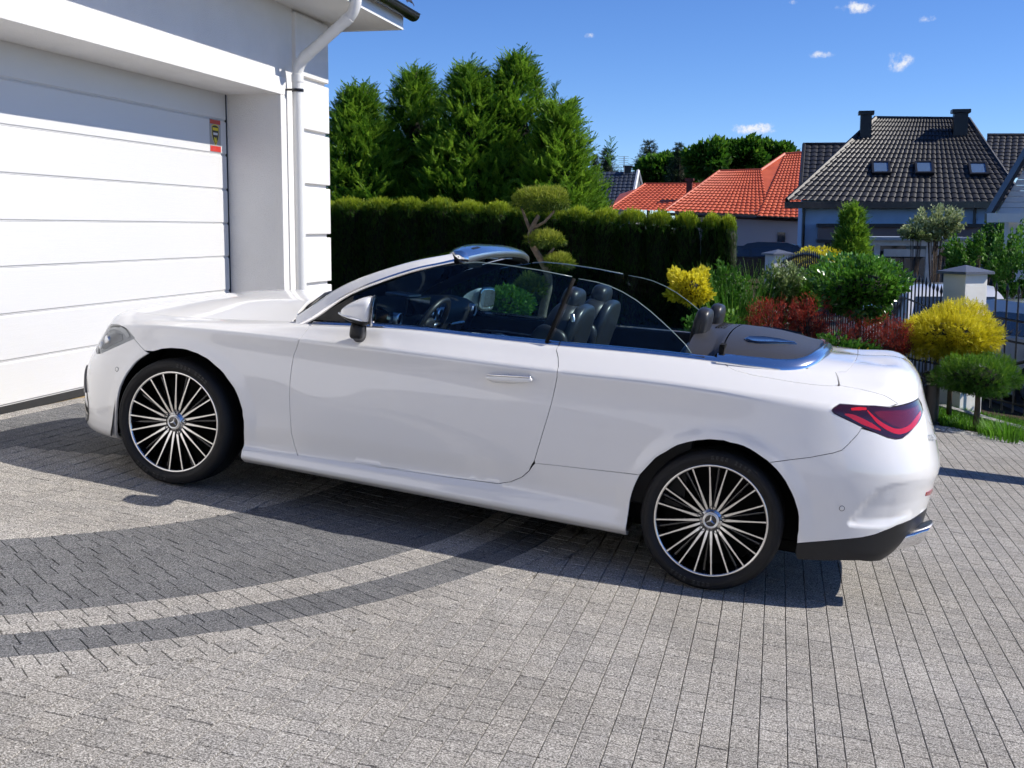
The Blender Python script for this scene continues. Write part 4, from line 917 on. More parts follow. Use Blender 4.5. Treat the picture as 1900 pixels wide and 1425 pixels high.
MB().lathe([(.022, -.01), (.022, .002), (.017, .007), (0, .010)], 20, Matrix.Translation(Vector(body(np.array(.86), np.array(.765)))) @ RZ(-50) @ RX(180)).build("projector_lens", CM['drl'], hl_, True, sharp=50)
mir(hl_)
# --- tail lamps
tl_poly = TAIL+[(5.53, .955)]+TAILB
tl = bp("tail_light", tl_poly, CM['redglass'], gap=.002, depth=.02, off=.001, res=.015)
def band(name, pts, w, mat, parent, off):
    C2 = nspline(np.arange(len(pts)), np.array(pts))(np.linspace(0, len(pts)-1, 24)); T = np.gradient(C2, axis=0); T /= np.linalg.norm(T, axis=1, keepdims=True); N = np.stack([-T[:, 1], T[:, 0]], 1); ww = np.interp(np.linspace(0, 1, 24), np.linspace(0, 1, len(w)), w)[:, None]
    poly = np.concatenate([C2+N*ww*.5, (C2-N*ww*.5)[::-1]]); return bp(name, poly, mat, parent=parent, gap=0, depth=.004, off=off, res=.012)
from_px = {}
band("tail_light_guide", TG1, [.004, .016, .018, .020, .020, .016, .010], CM['red'], tl, .0025)
bp("tail_light_sheen", TGB, Mt("red_sky_sheen").set(Base_Color=(.26, .015, .03, 1), Metallic=.6, Roughness=.12, Coat_Weight=1.0).m, parent=tl, gap=0, depth=.003, off=.0018, res=.012)  # added panel: the sky's pinkish reflection on the lens put into its colour
band("tail_light_guide", TG2, [.006, .018, .022, .018, .006], CM['red'], tl, .0025)
band("tail_light_guide", TG3, [.008, .012, .008], CM['red'], tl, .0025)
mir(tl)
# --- front grille and intakes
gr = bp("front_grille", [(0, .42), (.30, .44), (.42, .50), (.46, .62), (.44, .78), (.36, .90), (.0, .92)], CM['black'], gap=0, depth=.01, off=.012, res=.02, noflange=lambda S: S[:, 0] < .002); mir(gr)
it = bp("air_intake", [(0, .17), (.40, .17), (.62, .175), (.755, .165), (.80, .185), (.815, .23), (.80, .30), (.76, .355), (.70, .42), (.64, .50), (.60, .545), (.575, .54), (.58, .47), (.60, .40), (.56, .36), (.30, .34), (0, .34)], CM['black'], gap=0, depth=.01, off=.004, res=.02, noflange=lambda S: S[:, 0] < .002); mir(it)
bl_ = bp("intake_blade", [(.585, .545), (.61, .54), (.66, .49), (.71, .425), (.765, .36), (.74, .35), (.68, .40), (.625, .46), (.59, .50)], simple("dark_grey_plastic", (.11, .11, .115), .35), gap=0, depth=.012, off=.012, res=.015); mir(bl_)
for k in range(5):
    pass
# --- door handle
hc = body(np.array([3.26]), np.array([.838]))[0]; hn = body_n(np.array([3.26]), np.array([.838]))[0]
hx0, hx1 = 1.690, 1.928
def dsurf(x, z):
    # y of the door skin at x,z
    ss = x+1.462; ts = np.linspace(.6, .9, 60); P = body(np.full(60, ss), ts); return float(np.interp(z, P[:, 2], P[:, 1]))
cupm = MB(); R_ = []
for k, dpt in ((1.0, .0012), (.92, -.003), (.6, -.016), (.0, -.020)):
    R_.append([(1.803+.108*k*math.copysign(abs(math.cos(a))**.8, math.cos(a)), dsurf(1.803, .866)-dpt, .868+.020*(math.cos(a))*k+.034*k*math.copysign(abs(math.sin(a))**.8, math.sin(a))) for a in np.linspace(0, 2*math.pi, 36, endpoint=False)])
cupm.grid(np.array(R_), close_v=True); handle = cupm.build("door_handle", CM['paint'], door, True)
gb = MB(); rbox(gb, (1.808, dsurf(1.8, .862)-.022, .860), (.118, .014, .0165), (.5, .6), RY(-6), warp=lambda P: np.stack([P[..., 0], P[..., 1], P[..., 2]*(1-.25*(P[..., 0] < 0)*np.abs(P[..., 0])**3)], -1)); gb.build("handle_grip", CM['paint'], handle, True)
hi = MB(); rbox(hi, (1.808, dsurf(1.8, .872)-.027, .8750), (.110, .011, .0055), (.5, .6), RY(-6)); hi.build("handle_trim", CM['chrome'], handle, True)
fard = [q for q in car.children if q.name.startswith("door.") and q.scale[1] < 0][0]; copy_tree(handle, fard)
# --- door mirrors
mr = empty("door_mirror", parent=car)
def mwarp(P):
    x, y, z = P[..., 0], P[..., 1], P[..., 2]; q = np.clip((1-x)/2, 0, 1)          # 0 at the glass, 1 at the nose
    zz = z*(1-.70*q**1.5)-.34*q**1.2; return np.stack([x, y*(1-.45*q**2), zz], -1)
mb = MB(); rbox(mb, (1.013, -1.0, 1.094), (.080, .108, .080), (.42, .55), None, 44, 26, mwarp)
V = np.concatenate(mb.v); 
# upper cap white, lower part black: cut at a slanted plane
def cutmesh(name, V, mbF, test, mat, parent):
    f = [q for q in mbF if test(V[q].mean(0))]; used = sorted({i for q in f for i in q}); mp = {a: i for i, a in enumerate(used)}
    return mesh_np(name, V[used], [np.array([[mp[i] for i in q] for q in f])], mat, parent, True)
FF = mb.f[4]
zsp = lambda p: p[2] > 1.050-.12*(p[0]-1.0)
cutmesh("mirror_cap", V, FF, zsp, CM['paint'], mr); cutmesh("mirror_lower", V, FF, lambda p: not zsp(p), CM['matt'], mr)
band_ = MB(); bm_ = [(1.010+.0895*math.cos(a)*(1 if math.cos(a) > 0 else 1.0), -1.0+.1068*math.sin(a)*(1-.5*(math.cos(a) < 0)*math.cos(a)**2), 1.050-.12*(.0895*math.cos(a))) for a in np.linspace(math.pi*.55, math.pi*1.95, 30)]
band_.tube(bm_, .0042, 6).build("mirror_indicator", CM['drl'], mr, True)
am = MB(); G = []
for f in np.linspace(0, 1, 8):
    cx = 1.025-.005*f; cy = -.99+.115*f; czz = 1.012-.045*f; rx = .038-.004*f; rz = .040+.010*f
    G.append([(cx+rx*math.copysign(abs(math.cos(a))**.7, math.cos(a)), cy-.02*math.sin(a)*0, czz-.012+rz*math.sin(a)) for a in np.linspace(0, 2*math.pi, 20, endpoint=False)])
am.grid(np.array(G), close_v=True).build("mirror_arm", CM['matt'], mr, True)
am2 = MB(); rbox(am2, (1.022, -.985, .985), (.036, .075, .042), (.5, .5)); am2.build("mirror_foot", CM['matt'], mr, True)
mg = MB(); rbox(mg, (1.0945, -1.0, 1.094), (.004, .094, .068), (.9, .6)); mg.build("mirror_glass", CM['mirror'], mr, True)
mr.rotation_euler = (0, 0, math.radians(15)); mr.location = Vector((1.02, -1.0, 0))-Matrix.Rotation(math.radians(15), 3, 'Z') @ Vector((1.02, -1.0, 0))
me_ = MB(); rbox(me_, (1.089, -1.0, 1.094), (.008, .104, .078), (.9, .6)); me_.build("mirror_surround", CM['black'], mr, True)
mf = mir(mr); mf.scale = (1, -1, 1); mf.rotation_euler = (0, 0, math.radians(-15)); mf.location = (mr.location.x, -mr.location.y, 0)
# --- exhaust trims, sensors, reflector, badge
for sg in (-1,):
    ex = MB(); G = []
    for f, k in ((0, .9), (.45, 1.0), (1, 1.02), (1.03, .94), (1, .84), (.2, .80)):
        G.append([(3.735+.115*f+.028*math.sin(a)*k, -.575+.090*k*math.copysign(abs(math.cos(a))**.55, math.cos(a))+.05*f, .340+.052*f+.056*k*math.copysign(abs(math.sin(a))**.6, math.sin(a))) for a in np.linspace(0, 2*math.pi, 28, endpoint=False)])
    ex.grid(np.array(G), close_v=True); mir(ex.build("exhaust_trim", CM['chrome'], car, True, sharp=50))
def dot_on_body(name, s, t, r, mat, parent, ring=None):
    p = body(np.array(s), np.array(t)); n = body_n(np.array(s), np.array(t)); M4 = Vector(n).to_track_quat('-Y', 'Z').to_matrix().to_4x4(); M4.translation = Vector(p)
    o = MB().lathe([(r, .002), (r, -.0016), (r*.8, -.0022), (0, -.0022)], 20, M4).build(name, mat, parent, True, sharp=40)
    if ring: MB().lathe([(r*1.25, .001), (r*1.25, -.0012), (r*1.05, -.0012), (r*1.05, .001)], 20, M4).build("sensor_ring", ring, o)
    return o
for (s, t, par, nm) in ((SENF[0], SENF[1], bumper_f, "front_bumper"), (SENR[0], SENR[1], bumper_r, "rear_bumper")):
    dot_on_body("parking_sensor", s, t, .0105, CM['paint'], par, CM['matt'])
bp("rear_reflector", REFL, simple("red_reflector", (.45, .01, .02), .15, 0, .8), parent=bumper_r, gap=0, depth=.004, off=.003, res=.01)
# small model lettering on the boot lid
tx = bpy.data.curves.new("boot_lettering", 'FONT'); tx.body = "CLE 200"; tx.size = .040; tx.extrude = .0015; tx.shear = .15
txo = bpy.data.objects.new("boot_lettering", tx)
s0, t0 = LETT; p = body(np.array(s0), np.array(t0)); n = body_n(np.array(s0), np.array(t0)); du = body(np.array(s0+.02), np.array(t0))-p; du /= np.linalg.norm(du); up = np.cross(n, du); up = up if up[2] > 0 else -up
Mx = Matrix(((du[0], up[0], n[0], p[0]+n[0]*.002), (du[1], up[1], n[1], p[1]+n[1]*.002), (du[2], up[2], n[2], p[2]+n[2]*.002), (0, 0, 0, 1)))
tmpme = bpy.data.meshes.new_from_object(lk(txo)); bpy.data.objects.remove(txo); tmpme.materials.clear(); tmpme.materials.append(CM['chrome']); tmpme.transform(Mx); lk(bpy.data.objects.new("boot_lettering", tmpme), boot)
# --- wipers
for y0, y1, x0, x1 in ((-.66, -.10, .60, .56), (-.05, .52, .555, .58)):
    wp = MB().tube([(x0-.012, y0, HOOD(np.array(x0), np.array(y0))+.030), (.5*(x0+x1)-.02, .5*(y0+y1), HOOD(np.array(.55), np.array(.5*(y0+y1)))+.034), (x1-.01, y1, HOOD(np.array(x1), np.array(y1))+.026)], [.010, .009, .007], 8).build("wiper_arm", CM['matt'], car, True)
    MB().box((x0+.02, y0+.02, float(HOOD(np.array(x0), np.array(y0)))+.02), (x0+.035, y1, float(HOOD(np.array(x0), np.array(y0)))+.034), None).build("wiper_blade", CM['matt'], wp)
# --- cabin
MB().box((.70, -.74, .25), (2.62, .74, .34)).build("cabin_floor", CM['carpet'], car)
for sg in (-1, 1):
    dp = MB().prism([(.72, .33), (2.72, .33), (2.72, 1.095), (2.45, 1.085), (1.97, 1.055), (1.63, 1.032), (1.2, 1.008), (.80, .975), (.72, .96)], sg*.735, sg*.775, 1).build("door_card", CM['dash'], car, bevel=.012)
    MB().tube([(.95, sg*.729, .90), (1.3, sg*.727, .925), (1.7, sg*.727, .93), (1.95, sg*.729, .925)], .006, 6).build("card_trim", CM['satin'], dp, True)
    MB().box((1.15, sg*.70 if sg > 0 else -.77, .70), (1.85, .77 if sg > 0 else -.70, .78)).build("armrest", CM['leather'], dp, bevel=.02)
    MB().tube([(1.22, sg*.728, .90), (1.27, sg*.720, .905), (1.33, sg*.728, .895)], .010, 6).build("door_pull", CM['satin'], dp, True)
dsh = MB(); G = []
prof = [(.60, .98), (.66, 1.045), (.78, 1.085), (.92, 1.105), (1.02, 1.098), (1.075, 1.075), (1.09, 1.045), (1.085, .99), (1.065, .92), (1.03, .80), (.95, .70), (.70, .68)]
for y in np.linspace(-.74, .74, 31):
    b = math.exp(-((y+.37)/.20)**4); row = [(x+.015*b+.02*(1-(y/.77)**2)*0, y, z+.034*b*math.exp(-((x-.98)/.15)**2)) for x, z in prof]; G.append(row)
dash = dsh.grid(np.array(G)).build("dashboard", CM['dash'], car, True)
def vent(x, y, z, r, rz):
    M4 = Matrix.Translation((x, y, z)) @ RZ(rz); v = MB().lathe([(r*.78, -.004), (r, -.010), (r*1.08, .006), (r*1.05, .05)], 28, M4 @ RZ(90)).build("air_vent", CM['satin'], dash, True)
    MB().lathe([(r*.8, .002), (r*.3, .004), (0, -.006)], 20, M4 @ RZ(90)).build("vent_core", CM['black'], v, True)
for y in (-.66, -.10, .0, .10, .66): vent(1.105, y, 1.035, .036, 0)
MB().box((1.095, -.57, 1.045), (1.112, -.20, 1.150), RY(0)).build("instrument_screen", CM['black'], dash, bevel=.01)
sc_ = Matrix.Translation((1.17, -.0, .90)) @ RY(24); MB().box((-.012, -.13, -.12), (.012, .13, .12), sc_).build("centre_screen", CM['black'], dash, bevel=.01)
MB().box((.80, -.10, 1.11), (.95, .10, 1.128)).build("dash_speaker", CM['satin'], dash, bevel=.006)
# steering wheel
sw = empty("steering_wheel", parent=car); sw.location = (1.175, -.37, .985); sw.rotation_euler = (0, math.radians(24), 0)
MB().tube([(0, .183*math.cos(a), .183*math.sin(a)*(1 if math.sin(a) > -.8 else .93)) for a in np.linspace(0, 2*math.pi, 49)], .0165, 10, False).build("wheel_rim", CM['leather'], sw, True)
hb_ = MB(); rbox(hb_, (-.02, 0, -.01), (.030, .078, .066), (.6, .7)); hb_.build("wheel_hub", CM['dash'], sw, True)
for (a, w_) in ((8, .02), (172, .02), (262, .026), (278, .026)):
    A = math.radians(a); sp_ = MB().tube([(-.012, .05*math.cos(A), .05*math.sin(A)-.01), (-.006, .172*math.cos(A), .172*math.sin(A))], [.016, .010], 8).build("wheel_spoke", CM['satin'], sw, True)
MB().lathe([(.026, -.004), (.028, .004), (.024, .004)], 24, Matrix.Translation((.013, 0, -.01)) @ RZ(90)).build("hub_emblem", CM['chrome'], sw, True)
MB().tube([(0, 0, 0), (-.15, 0, -.05)], .035, 12).build("steering_column", CM['dash'], sw, True)
# centre console
cs = MB().prism([(1.02, .34), (2.25, .34), (2.25, .66), (1.75, .68), (1.45, .76), (1.25, .86), (1.12, .90), (1.02, .88)], -.13, .13, 1).build("centre_console", CM['dash'], car, bevel=.012)
MB().add([(1.14, -.12, .912), (1.14, .12, .912), (1.50, .12, .760), (1.50, -.12, .760)], [(0, 1, 2, 3)]).build("console_trim", CM['console'], cs)
MB().box((1.78, -.11, .66), (2.22, .11, .735)).build("console_armrest", CM['leather'], cs, bevel=.02)
# front seats
def seat(y):
    s = empty("front_seat", parent=car)
    q = MB(); rbox(q, (1.66, y, .56), (.30, .265, .10), (.4, .5), RY(-8)); q.build("seat_cushion", CM['leather'], s, True)
    q = MB(); rbox(q, (1.885, y, .90), (.085, .255, .345), (.55, .45), RY(14), 36, 24, lambda P: np.stack([P[..., 0]-.25*P[..., 1]**2, P[..., 1]*(1-.16*np.clip(P[..., 2], 0, 1)**2), P[..., 2]], -1)); q.build("backrest", CM['leather'], s, True)
    q = MB(); rbox(q, (1.975, y, 1.005), (.040, .235, .235), (.55, .5), RY(13), 32, 20, lambda P: np.stack([P[..., 0], P[..., 1]*(1-.18*np.clip(P[..., 2], 0, 1)**2), P[..., 2]], -1)); q.build("seat_shell", simple("seat_shell_leather", (.030, .033, .037), .33, spec=.6), s, True)
    q = MB(); rbox(q, (1.945, y, 1.218), (.052, .128, .098), (.6, .55), RY(9)); hr = q.build("headrest", CM['leather'], s, True)
    MB().box((-.004, -.05, -.02), (.004, .05, .02), Matrix.Translation((1.905, y, 1.165)) @ RY(9)).build("neck_vent", CM['satin'], hr, bevel=.006)
    for dy in (-.235, .235):
        q = MB(); rbox(q, (1.86, y+dy, .86), (.105, .045, .26), (.6, .5), RY(14)); q.build("side_bolster", CM['leather'], s, True)
    MB().tube([(2.0, y-math.copysign(.225, -y)*-1*0-.21*(1 if y < 0 else -1), 1.19), (2.01, y-.19*(1 if y < 0 else -1), 1.13), (2.015, y-.20*(1 if y < 0 else -1), 1.06)], .012, 6).build("belt_guide", CM['satin'], s, True)
    return s
seat(-.37); seat(.37)
# rear bench
rb = empty("rear_bench", parent=car)
q = MB(); rbox(q, (2.36, 0, .58), (.24, .58, .09), (.3, .5)); q.build("bench_cushion", CM['leather'], rb, True)
q = MB(); rbox(q, (2.575, 0, .86), (.075, .60, .27), (.3, .45), RY(12)); q.build("bench_back", CM['leather'], rb, True)
for y in (-.31, .31):
    q = MB(); rbox(q, (2.625, y, 1.195), (.042, .125, .108), (.55, .55), RY(7), 32, 20); h_ = q.build("rear_headrest", CM['leather'], rb, True)
    MB().tube([(2.625+.006, y+.129*math.cos(a), 1.195+.111*math.sin(a)) for a in np.linspace(-.6, math.pi+.6, 24)], .0035, 5).build("headrest_piping", CM['dash'], h_, True)
MB().box((2.60, -.70, .90), (2.66, .70, 1.10)).build("rear_bulkhead", CM['dash'], car)
for k in range(4): MB().box((2.688+.014*k, -.235, 1.200), (2.694+.014*k, .235, 1.209)).build("shelf_vent_slot", CM['liner'], car)

# ---------------------------------------------------------------- planting
def at(px, py, Y):
    """point at depth Y (world y, metres) on the sight line of a photograph pixel"""
    d = np.array([(px-950)/2305.5, (py-712.5)/2305.5, 1.0])@RMn; return np.array([0, 0, 1.72])+d*(Y/d[1])
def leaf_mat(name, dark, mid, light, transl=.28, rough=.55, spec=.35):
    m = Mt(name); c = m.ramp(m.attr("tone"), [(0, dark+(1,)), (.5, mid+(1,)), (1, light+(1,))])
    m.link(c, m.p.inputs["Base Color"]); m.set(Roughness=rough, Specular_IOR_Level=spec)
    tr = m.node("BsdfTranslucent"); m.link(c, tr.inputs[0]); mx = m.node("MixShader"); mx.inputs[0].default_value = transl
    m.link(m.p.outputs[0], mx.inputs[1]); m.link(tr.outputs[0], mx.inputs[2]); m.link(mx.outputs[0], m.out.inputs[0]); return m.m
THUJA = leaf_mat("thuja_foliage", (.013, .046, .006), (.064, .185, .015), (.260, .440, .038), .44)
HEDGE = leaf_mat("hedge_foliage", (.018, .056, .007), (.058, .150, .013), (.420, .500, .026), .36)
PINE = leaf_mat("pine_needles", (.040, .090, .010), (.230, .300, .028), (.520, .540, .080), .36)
GOLD = leaf_mat("golden_foliage", (.180, .165, .006), (.660, .590, .016), (.880, .810, .080), .40)
GREEN = leaf_mat("bright_green_leaves", (.018, .060, .008), (.060, .190, .018), (.190, .360, .045), .34)
GLOSSY = leaf_mat("glossy_green_leaves", (.022, .068, .008), (.075, .220, .022), (.200, .420, .055), .32, .25, .8)
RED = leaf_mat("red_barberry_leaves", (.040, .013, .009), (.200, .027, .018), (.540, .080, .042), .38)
VARI = leaf_mat("variegated_leaves", (.060, .110, .030), (.180, .260, .080), (.550, .600, .340), .3)
GRASSM = leaf_mat("grass_blades", (.030, .090, .006), (.095, .260, .016), (.190, .400, .035), .40)
FARTREE = leaf_mat("far_conifer_needles", (.008, .022, .008), (.022, .052, .018), (.056, .095, .036), .15)
BARK = simple("bark", (.085, .062, .045), .9, noise=(18, .4), bump=(40, .8, .02)); PBARK = simple("pine_bark", (.22, .165, .115), .85, noise=(20, .35), bump=(35, .8, .01))
CORE = simple("dark_core", (.018, .020, .010), .95)  # for solid dark cores added inside crowns and hedge to block see-through light
def unit(V): return V/np.maximum(np.linalg.norm(V, axis=-1, keepdims=True), 1e-9)
def inst(T, F, pos, xd, nd, sc, jit=0):
    """place template (k,3) on every position: local x -> xd, local z -> nd"""
    xd = unit(xd); yd = unit(np.cross(nd, xd)); zd = np.cross(xd, yd); sc = np.broadcast_to(np.asarray(sc, float), (len(pos),))
    V = pos[:, None]+sc[:, None, None]*(T[None, :, 0:1]*xd[:, None]+T[None, :, 1:2]*yd[:, None]+T[None, :, 2:3]*zd[:, None])
    k = len(T); FF = (np.asarray(F)[None]+(np.arange(len(pos))*k)[:, None, None]).reshape(-1, np.asarray(F).shape[1]); return V.reshape(-1, 3), FF
LEAF = (np.array([(0, 0, 0), (.5, .28, .05), (1, 0, -.06), (.5, -.28, .05)]), [(0, 3, 2, 1)])
NARROW = (np.array([(0, 0, 0), (.45, .10, .03), (1, 0, -.05), (.45, -.10, .03)]), [(0, 3, 2, 1)])
def make_spray(n=6, w=.42, droop=.18):
    V, F = [], []
    for j in range(n):
        x = .08+.80*j/n; L = w*(1-.72*(j/n)**1.2)*(.55 if j == 0 else 1)
        for s in (-1, 1):
            b = len(V); z = -droop*x*x; dx = L*.75; dy = s*L*.8
            V += [(x, 0, z), (x+dx*.42+.03, dy*.5-s*.045, z+.03), (x+dx, dy, z-.05), (x+dx*.5-.05, dy*.5+s*.045, z+.02)]; F.append((b, b+1, b+2, b+3))
    b = len(V); V += [(.0, .018, 0), (.0, -.018, 0), (1.0, -.03, -droop), (1.0, .03, -droop)]; F.append((b, b+1, b+2, b+3))
    b = len(V); V += [(.85, 0, -droop*.8), (.97, .07, -droop), (1.18, 0, -droop*1.4), (.97, -.07, -droop)]; F.append((b, b+1, b+2, b+3))
    return np.array(V), F
SPRAY = make_spray(5, .27, .22); SPRAY_S = make_spray(3, .5, .1)
def rdir(n, up=.0):
    v = rng.normal(size=(n, 3)); v[:, 2] += up; return unit(v)
def fol(name, tmpl, pos, xd, sc, tone, mat, parent, nd=None):
    n = len(pos); nd = rdir(n) if nd is None else nd; V, F = inst(tmpl[0], tmpl[1], pos, xd, nd, sc)
    return mesh_np(name, V, [F], mat, parent, False, {"tone": np.repeat(np.clip(tone, 0, 1), len(tmpl[0]))})
def blob_pts(n, half, lump=.16, seed=0, flat=0.0, shell=.35):
    """points through the outer shell of a lumpy ellipsoid, with outward directions"""
    r = np.random.default_rng(seed); d = unit(r.normal(size=(n, 3))); k = unit(r.normal(size=(9, 3))); ph = r.uniform(0, 6, 9)
    R = 1+lump*sum(np.cos(4.5*np.arccos(np.clip(d@k[i], -1, 1))+ph[i]) for i in range(9))/3.0
    rad = R*(1-shell*r.uniform(0, 1, n)**1.8); P = d*rad[:, None]*np.array(half)
    if flat: P[:, 2] = np.where(P[:, 2] < 0, P[:, 2]*(1-flat), P[:, 2])
    return P, unit(d/np.array(half)), rad
def base_of(p): return (float(p[0]), float(p[1]), gz(p[0], p[1]))
def globe(name, label, cat, c, half, mat, n, size, tmpl=LEAF, group=None, stem=None, seed=1, lump=.16, flat=.25, up=.35, tone_up=.32, core=True, mean=.45):
    b = base_of(c); root = empty(name, b); tag(root, label, cat, group); cc = np.array(c)-np.array(b)
    P, N, rad = blob_pts(n, half, lump, seed, flat); xd = unit(N+.75*rng.normal(size=P.shape)*.6+np.array([0, 0, up]))
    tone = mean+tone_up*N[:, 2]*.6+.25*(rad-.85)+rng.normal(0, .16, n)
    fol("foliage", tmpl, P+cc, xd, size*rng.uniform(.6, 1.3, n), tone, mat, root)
    if core:
        q = MB(); k = .62; rbox(q, cc+np.array([0, 0, (.0)]), (half[0]*k, half[1]*k, half[2]*k*.8), (1, 1)); q.build("inner_core", CORE, root, True)
    if stem: MB().tube([(stem[1], 0, 0), (stem[1]*.5+.01, .01, cc[2]*.5), (0, 0, cc[2])], [stem[0], stem[0]*.85, stem[0]*.7], 8).build("trunk", BARK, root, True)
    return root
# clipped thuja hedge: plants side by side
HY = 16.0
def hedge_mesh(seed, w, d, h):
    r = np.random.default_rng(seed); n = 2600; P, N = [], []
    # front and back faces, sides, domed top
    u = r.uniform(-1, 1, n); v = r.uniform(0, 1, n)**.8; f = np.where(r.uniform(size=n) < .8, -1, 1)
    prof = lambda v: np.clip(1-np.clip((v-.88)/.12, 0, 1)**2.0*.42, 0, 1)*(.95+.05*np.sin(v*9+seed))
    x = u*w/2*1.16*prof(v); round_ = np.sqrt(np.clip(1-(np.abs(u)*.80)**3, .1, 1))
    y = f*d/2*round_*prof(v)+r.normal(0, .018, n); P.append(np.stack([x, y, v*h+r.normal(0, .01, n)], 1)); N.append(np.stack([u*.35, f*1.0, .25+0*u], 1))
    m = 900; a = r.uniform(0, 2*math.pi, m); q = np.sqrt(r.uniform(0, 1, m)); x = q*np.cos(a)*w/2*.98; y = q*np.sin(a)*d/2; z = h*(1.0-.060*q**2.6)+r.normal(0, .018, m); P.append(np.stack([x, y, z], 1)); N.append(np.stack([np.cos(a)*q*.5, np.sin(a)*q*.5, np.ones(m)], 1))
    P = np.concatenate(P); N = unit(np.concatenate(N)); k = len(P)
    xd = unit(N*.55+np.array([0, 0, .9])+r.normal(0, .35, (k, 3))); nd = unit(np.cross(xd, N)+r.normal(0, .3, (k, 3)))
    top = np.clip((P[:, 2]/h-.84)/.16, 0, 1); tone = .18+.66*top**1.6+r.normal(0, .13, k)+.12*(N[:, 2] > .8)  # tone lightens upward: sunlit hedge top put into the leaf colour
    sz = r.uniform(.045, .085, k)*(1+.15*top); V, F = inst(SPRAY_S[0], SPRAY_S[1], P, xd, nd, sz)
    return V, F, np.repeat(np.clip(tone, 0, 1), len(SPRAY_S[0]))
hmesh = []
for sd in range(5):
    V, F, tn_ = hedge_mesh(sd, .42, .62, 1.95); o = mesh_np("foliage", V, [F], HEDGE, None, False, {"tone": tn_}); hmesh.append(o.data); bpy.data.objects.remove(o)
tops = [(600, 372), (650, 368), (708, 368), (760, 368), (818, 369), (872, 374), (925, 376), (975, 380), (1025, 383), (1075, 386), (1125, 389), (1175, 391), (1225, 394), (1275, 396), (1322, 399), (1352, 402)]
nth = ["first", "second", "third", "fourth", "fifth", "sixth", "seventh", "eighth", "ninth", "tenth", "eleventh", "twelfth", "thirteenth", "fourteenth", "fifteenth", "sixteenth"]
# solid dark core added inside so that the hedge never shows light through it
for i, (px, py) in enumerate(tops):
    p = at(px, py, HY); w = (at(tops[min(i+1, 15)][0], py, HY)[0]-at(tops[max(i-1, 0)][0], py, HY)[0])/(2 if 0 < i < 15 else 1)
    p[2] -= .07; g = gz(p[0], HY); root = empty("hedge_plant", (p[0], HY, g)); h = p[2]-g
    tag(root, f"dark green clipped thuja, {nth[i]} plant of the hedge row counted from the white house", "hedge plant", "thujas of the clipped hedge row")
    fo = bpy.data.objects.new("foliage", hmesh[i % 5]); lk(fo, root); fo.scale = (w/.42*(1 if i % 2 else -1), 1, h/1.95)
    q = MB(); rbox(q, (0, .02, h*.465), (w*.53, .23, h*.485), (.6, .3)); q.build("inner_core", CORE, root, True)
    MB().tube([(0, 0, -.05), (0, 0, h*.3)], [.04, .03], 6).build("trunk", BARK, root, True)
# tall thuja trees behind the hedge
def thuja_tree(name, label, px, py, Y, wpx, seed, nb=150, dens=1.0, tone0=.34):
    r = np.random.default_rng(seed); top = at(px, py, Y); g = gz(top[0], Y); H = top[2]-g; Wd = wpx/2305.5*Y/2
    root = empty(name, (top[0], Y, g)); tag(root, label, "tree", "tall thujas behind the clipped hedge")
    lean = r.uniform(-.03, .03); MB().tube([(0, 0, -.1), (lean*H*.3, 0, H*.4), (lean*H*.5, 0, H*.97)], [.10, .06, .008], 8).build("trunk", BARK, root, True)
    pos, xd, nd, sc, tone = [], [], [], [], []
    for b in range(nb):
        f = .20+.75*r.uniform(0, 1)**.95; h = H*f; a = r.uniform(0, 2*math.pi); L = Wd*(1-((f-.20)/.76)**1.12)**.92*r.uniform(.70, 1.15)+.10
        dirh = np.array([math.cos(a), math.sin(a), 0]); n = max(4, int((9+14*L)*dens)); t = np.sort(r.uniform(.30, 1, n)**.75)
        c = np.array([lean*h*.5, 0, h])+dirh*(t*L)[:, None]+np.array([0, 0, 1])*((t**2)*L*.28-.15*t*L)[:, None]
        c += r.normal(0, .05, c.shape); s_ = np.where(np.arange(n) % 2 == 0, 1, -1)
        side = np.cross(dirh, [0, 0, 1]); d = dirh*r.uniform(.6, 1.0, (n, 1))+side*(s_*r.uniform(.1, .8, n))[:, None]+np.array([0, 0, 1])*r.uniform(.1, .75, (n, 1))
        pos.append(c); xd.append(d); nd.append(np.cross(d, side)+r.normal(0, .5, (n, 3))); sc.append(r.uniform(.15, .28, n)*(1-.35*f)); tone.append(tone0-.26+.62*t+r.normal(0, .13, n)+.16*f+.30*(r.uniform() < .2))  # outer sprays get lighter tones, painting sunlit tips into the colour
    q = MB(); G = [[(Wd*k*math.cos(a)*.42+lean*H*z*.5, Wd*k*math.sin(a)*.42, H*z) for a in np.linspace(0, 2*math.pi, 12, endpoint=False)] for z, k in ((.12, .9), (.35, 1.0), (.55, .72), (.70, .40), (.80, .10))]; q.grid(np.array(G), close_v=True).build('inner_core', CORE, root, True)
    # leader shoots
    for k in range(11):
        o = np.array([lean*H*.5+(r.normal(0, .30*Wd) if k else 0), r.normal(0, .10), H*(.80 if k == 0 else r.uniform(.62, .80))]); n = 26; t = np.linspace(0, 1, n); L = H*(.20 if k == 0 else r.uniform(.08, .16))
        c = o+np.array([0, 0, 1])*(t*L)[:, None]; a = r.uniform(0, 6.28, n); d = np.stack([np.cos(a), np.sin(a), r.uniform(.5, 1.2, n)], 1)
        pos.append(c); xd.append(d); nd.append(rdir(n)); sc.append(r.uniform(.10, .22, n)*(1-.55*t)); tone.append(.55+r.normal(0, .1, n))
    pos, xd, nd, sc, tone = map(np.concatenate, (pos, xd, nd, sc, tone))
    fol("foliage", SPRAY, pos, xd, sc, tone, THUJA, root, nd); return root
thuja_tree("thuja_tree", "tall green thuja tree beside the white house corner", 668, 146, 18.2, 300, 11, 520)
thuja_tree("thuja_tree", "tall dark thuja with slim pale tip, second from the house corner", 775, 114, 18.8, 275, 12, 480)
